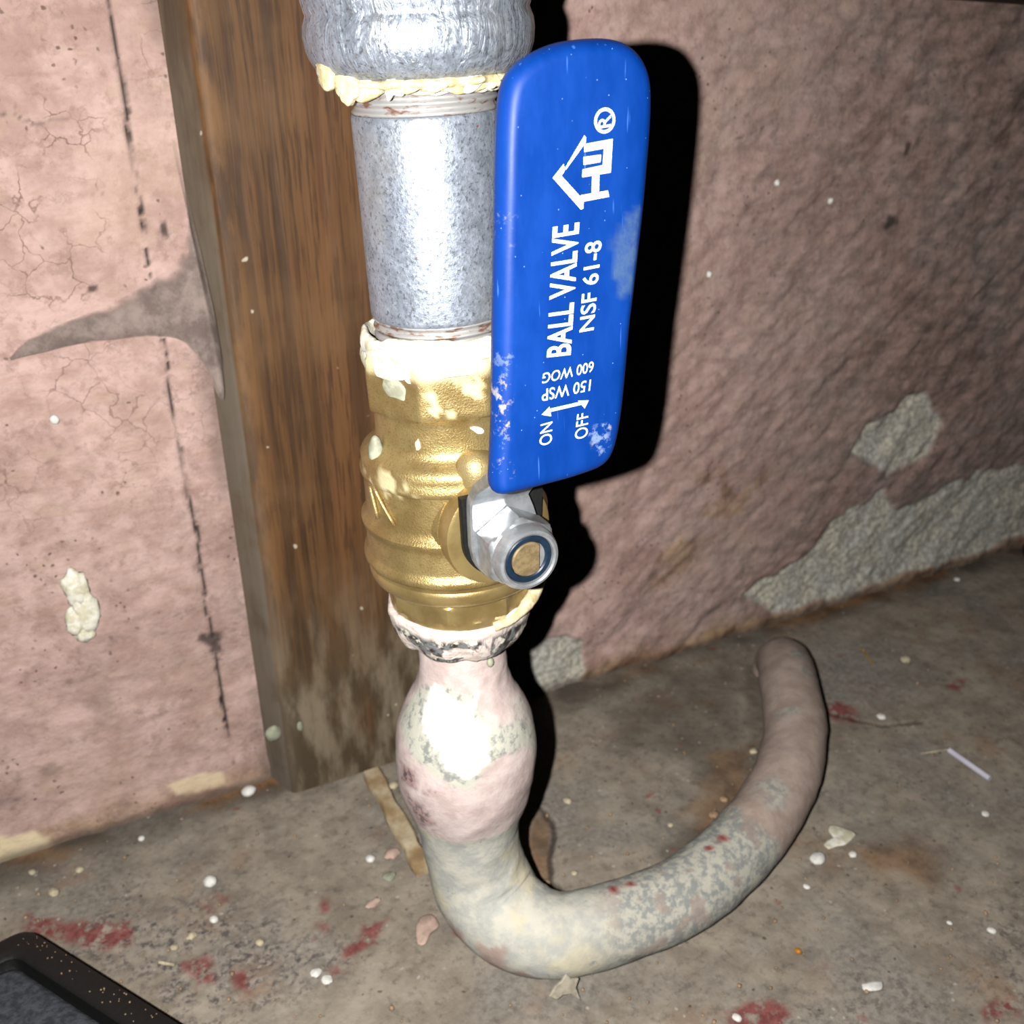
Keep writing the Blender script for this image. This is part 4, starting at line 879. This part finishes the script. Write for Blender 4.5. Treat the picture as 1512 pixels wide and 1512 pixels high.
pebble('pebble', 581, 1162, 16, 12, CR, 'cream pebble tucked between board foot and pink bulb joint')
pebble('pebble', 838, 1184, 11, 12, CR, 'pale pebble on the floor right of the pink bulb joint')
pebble('pebble', 848, 1290, 9, 8, CR, 'tiny pale pebble inside the pipe curve near the bend')
pebble('pebble', 807, 1304, 10, 10, M['tan'], 'tan crumb in the inner corner of the pipe bend', 'crumb', amp=.3)
pebble('pebble', 1112, 1111, 13, 10, CR, 'cream crumb against the inner side of the lead pipe run', 'crumb', amp=.3)
pebble('pebble', 1069, 1182, 13, 11, M['tan'], 'orange tan crumb inside the pipe curve, farther of two', 'crumb', amp=.3)
pebble('pebble', 1054, 1205, 16, 11, M['tan'], 'orange tan crumb inside the pipe curve, nearer of two', 'crumb', amp=.3)
pebble('pebble', 990, 1219, 9, 7, CR, 'tiny cream crumb inside the pipe curve left of the tan crumbs', 'crumb')
pebble('pebble', 1207, 1271, 27, 17, W, 'white oval pebble right of the pipe, in front of the torn white chip', flat=.55)
pebble('pebble', 1259, 1263, 13, 9, W, 'small white pebble just below the torn white chip')
pebble('pebble', 1191, 1310, 9, 9, W, 'tiny white pebble in front of the white oval pebble right of pipe')
pebble('pebble', 1301, 1060, 12, 11, W, 'small white round pebble far right behind the white stick')
pebble('pebble', 1337, 976, 18, 12, CR, 'cream oval pebble at the far right near the yellow straw')
pebble('pebble', 1413, 857, 9, 7, W, 'tiny white pebble farthest right near the wall foot')
pebble('pebble', 1455, 1202, 13, 9, W, 'small white chip at right in front of the white stick', 'paint chip', flat=.4)
pebble('pebble', 1464, 1375, 11, 11, W, 'small white crumb near the right edge on purple grey floor', 'crumb')
pebble('pebble', 1402, 1363, 7, 7, W, 'tiny white crumb on brown floor left of the right edge crumb', 'crumb')
pebble('pebble', 1088, 1504, 13, 12, W, 'small white pebble at the bottom edge beside a dark red spot')
pebble('bead', 1178, 1406, 9, 9, M['amber'], 'tiny amber bead on the floor in front of the pipe', 'bead', flat=.9, amp=.02)
flake('paint_flake', [(614, 1365), (622, 1352), (636, 1348), (645, 1356), (648, 1366), (636, 1376), (628, 1392), (617, 1392), (614, 1378)], M['pinkchip'], 'large pink paint flake on the floor left of the pipe bend', seed=1)
flake('paint_flake', [(1216, 1246), (1222, 1240), (1232, 1238), (1224, 1226), (1226, 1217), (1238, 1218), (1248, 1222), (1256, 1224), (1264, 1230), (1258, 1238), (1248, 1246), (1236, 1248), (1224, 1252)], M['dope_white'], 'torn ragged white paint flake on the floor right of the pipe', th=.0006, seed=2)
flake('paint_flake', [(1272, 1452), (1284, 1449), (1302, 1447), (1303, 1458), (1292, 1461), (1276, 1460)], M['white'], 'flat white paint flake near the bottom right of the floor', th=.0008, seed=3)
fy = .1975; lf = np.array([on_y(a_, b_, fy)[[0, 2]] for a_, b_ in [(814, 1450), (824, 1438), (834, 1431), (843, 1421), (849, 1426), (859, 1425), (853, 1436), (856, 1450), (845, 1444), (832, 1447), (822, 1453)]]); lf[:, 1] -= lf[:, 1].min()
V_, F_ = prism(lf - [lf[:, 0].mean(), 0], np.zeros(3), np.array([1., 0, 0]), np.array([0, .35, .94]), np.array([0, -.94, .35]), .0012, .0003)
o = obj('paint_flake', V_, F_, M['flakecol'], None, None, False); fix_normals(o); o.location = (lf[:, 0].mean(), fy, 0.0003); tag(o, 'grey cream paint flake leaning on the front of the pipe bend', 'paint chip', 'paint flakes on the concrete floor')
def stick(name, a_, b_, r_, mat, label, cat):
    A_, B_ = on_z(*a_, r_), on_z(*b_, r_); c = (A_ + B_) / 2; c[2] = 0; V_, F_, _, _ = tube(np.linspace(A_, B_, 6) - c, np.full(6, r_), 10); o = obj(name, V_, F_, mat); fix_normals(o); sharp(o, 50); o.location = (c[0], c[1], -.0003); tag(o, label, cat)
stick('plastic_stick', (1402, 1107), (1462, 1149), .0013, M['lilac'], 'thin white plastic stick on the floor at right', 'stick')
stick('straw', (1272, 957), (1289, 979), .0005, M['straw'], 'short yellow straw on the floor behind the pipe end', 'straw')
stick('straw', (1360, 1112), (1400, 1106), .0004, M['creamstone'], 'faint pale fibre beside the white plastic stick', 'fibre')
stick('straw', (235, 1420), (258, 1424), .0006, M['creamstone'], 'pale curled fibre above the black tray edge', 'fibre')

# uncountable fine grit
V_, F_ = [], []
for k in range(420):
    px, py = rnd.uniform(-40, 1540), rnd.uniform(850, 1540); c = on_z(px, py)
    if not (.10 < c[1] < .345): continue
    if math.hypot(c[0] - .0984, c[1] - .236) < .03: continue
    s = rnd.choice([.0003, .0004, .0005, .0007]) * rnd.uniform(.8, 1.3); c[2] = s * .3
    v_, f_ = blob(c, np.eye(3) * s, 1, .3, k); b0 = len(V_); V_ += list(v_); F_ += [tuple(i + b0 for i in f) for f in f_]
grit = obj('floor_grit', np.array(V_), F_, M['tan']); tag(grit, 'scattered pale grit and sand all over the concrete floor', 'grit', kind='stuff')

# ------------------------------------------------------------------ dark shapes added in place of shadows at the right edge of view
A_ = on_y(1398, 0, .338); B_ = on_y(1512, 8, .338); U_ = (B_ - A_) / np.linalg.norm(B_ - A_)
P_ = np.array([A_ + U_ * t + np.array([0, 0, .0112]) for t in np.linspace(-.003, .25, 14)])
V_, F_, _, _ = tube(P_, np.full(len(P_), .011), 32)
o = obj('shadow_bar', V_, F_, M['darkred']); fix_normals(o); sharp(o, 50); tag(o, 'dark red brown bar added for the shadow on the pink wall at the top right corner', 'shadow_edge')  # added bar, stands for the fringed shadow edge on the wall
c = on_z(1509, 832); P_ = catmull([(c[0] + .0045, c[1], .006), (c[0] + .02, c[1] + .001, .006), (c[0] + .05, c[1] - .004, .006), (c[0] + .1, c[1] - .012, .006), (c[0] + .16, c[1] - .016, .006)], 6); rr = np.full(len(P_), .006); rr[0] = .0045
V_, F_, _, _ = tube(P_, rr, 24); o = obj('shadow_tube', V_, F_, M['shadow_black']); fix_normals(o); sharp(o, 50); tag(o, 'black rounded shape added for the shadow on the floor at the right edge near the wall', 'shadow_black')  # added tube, stands for a black shadow by the wall foot
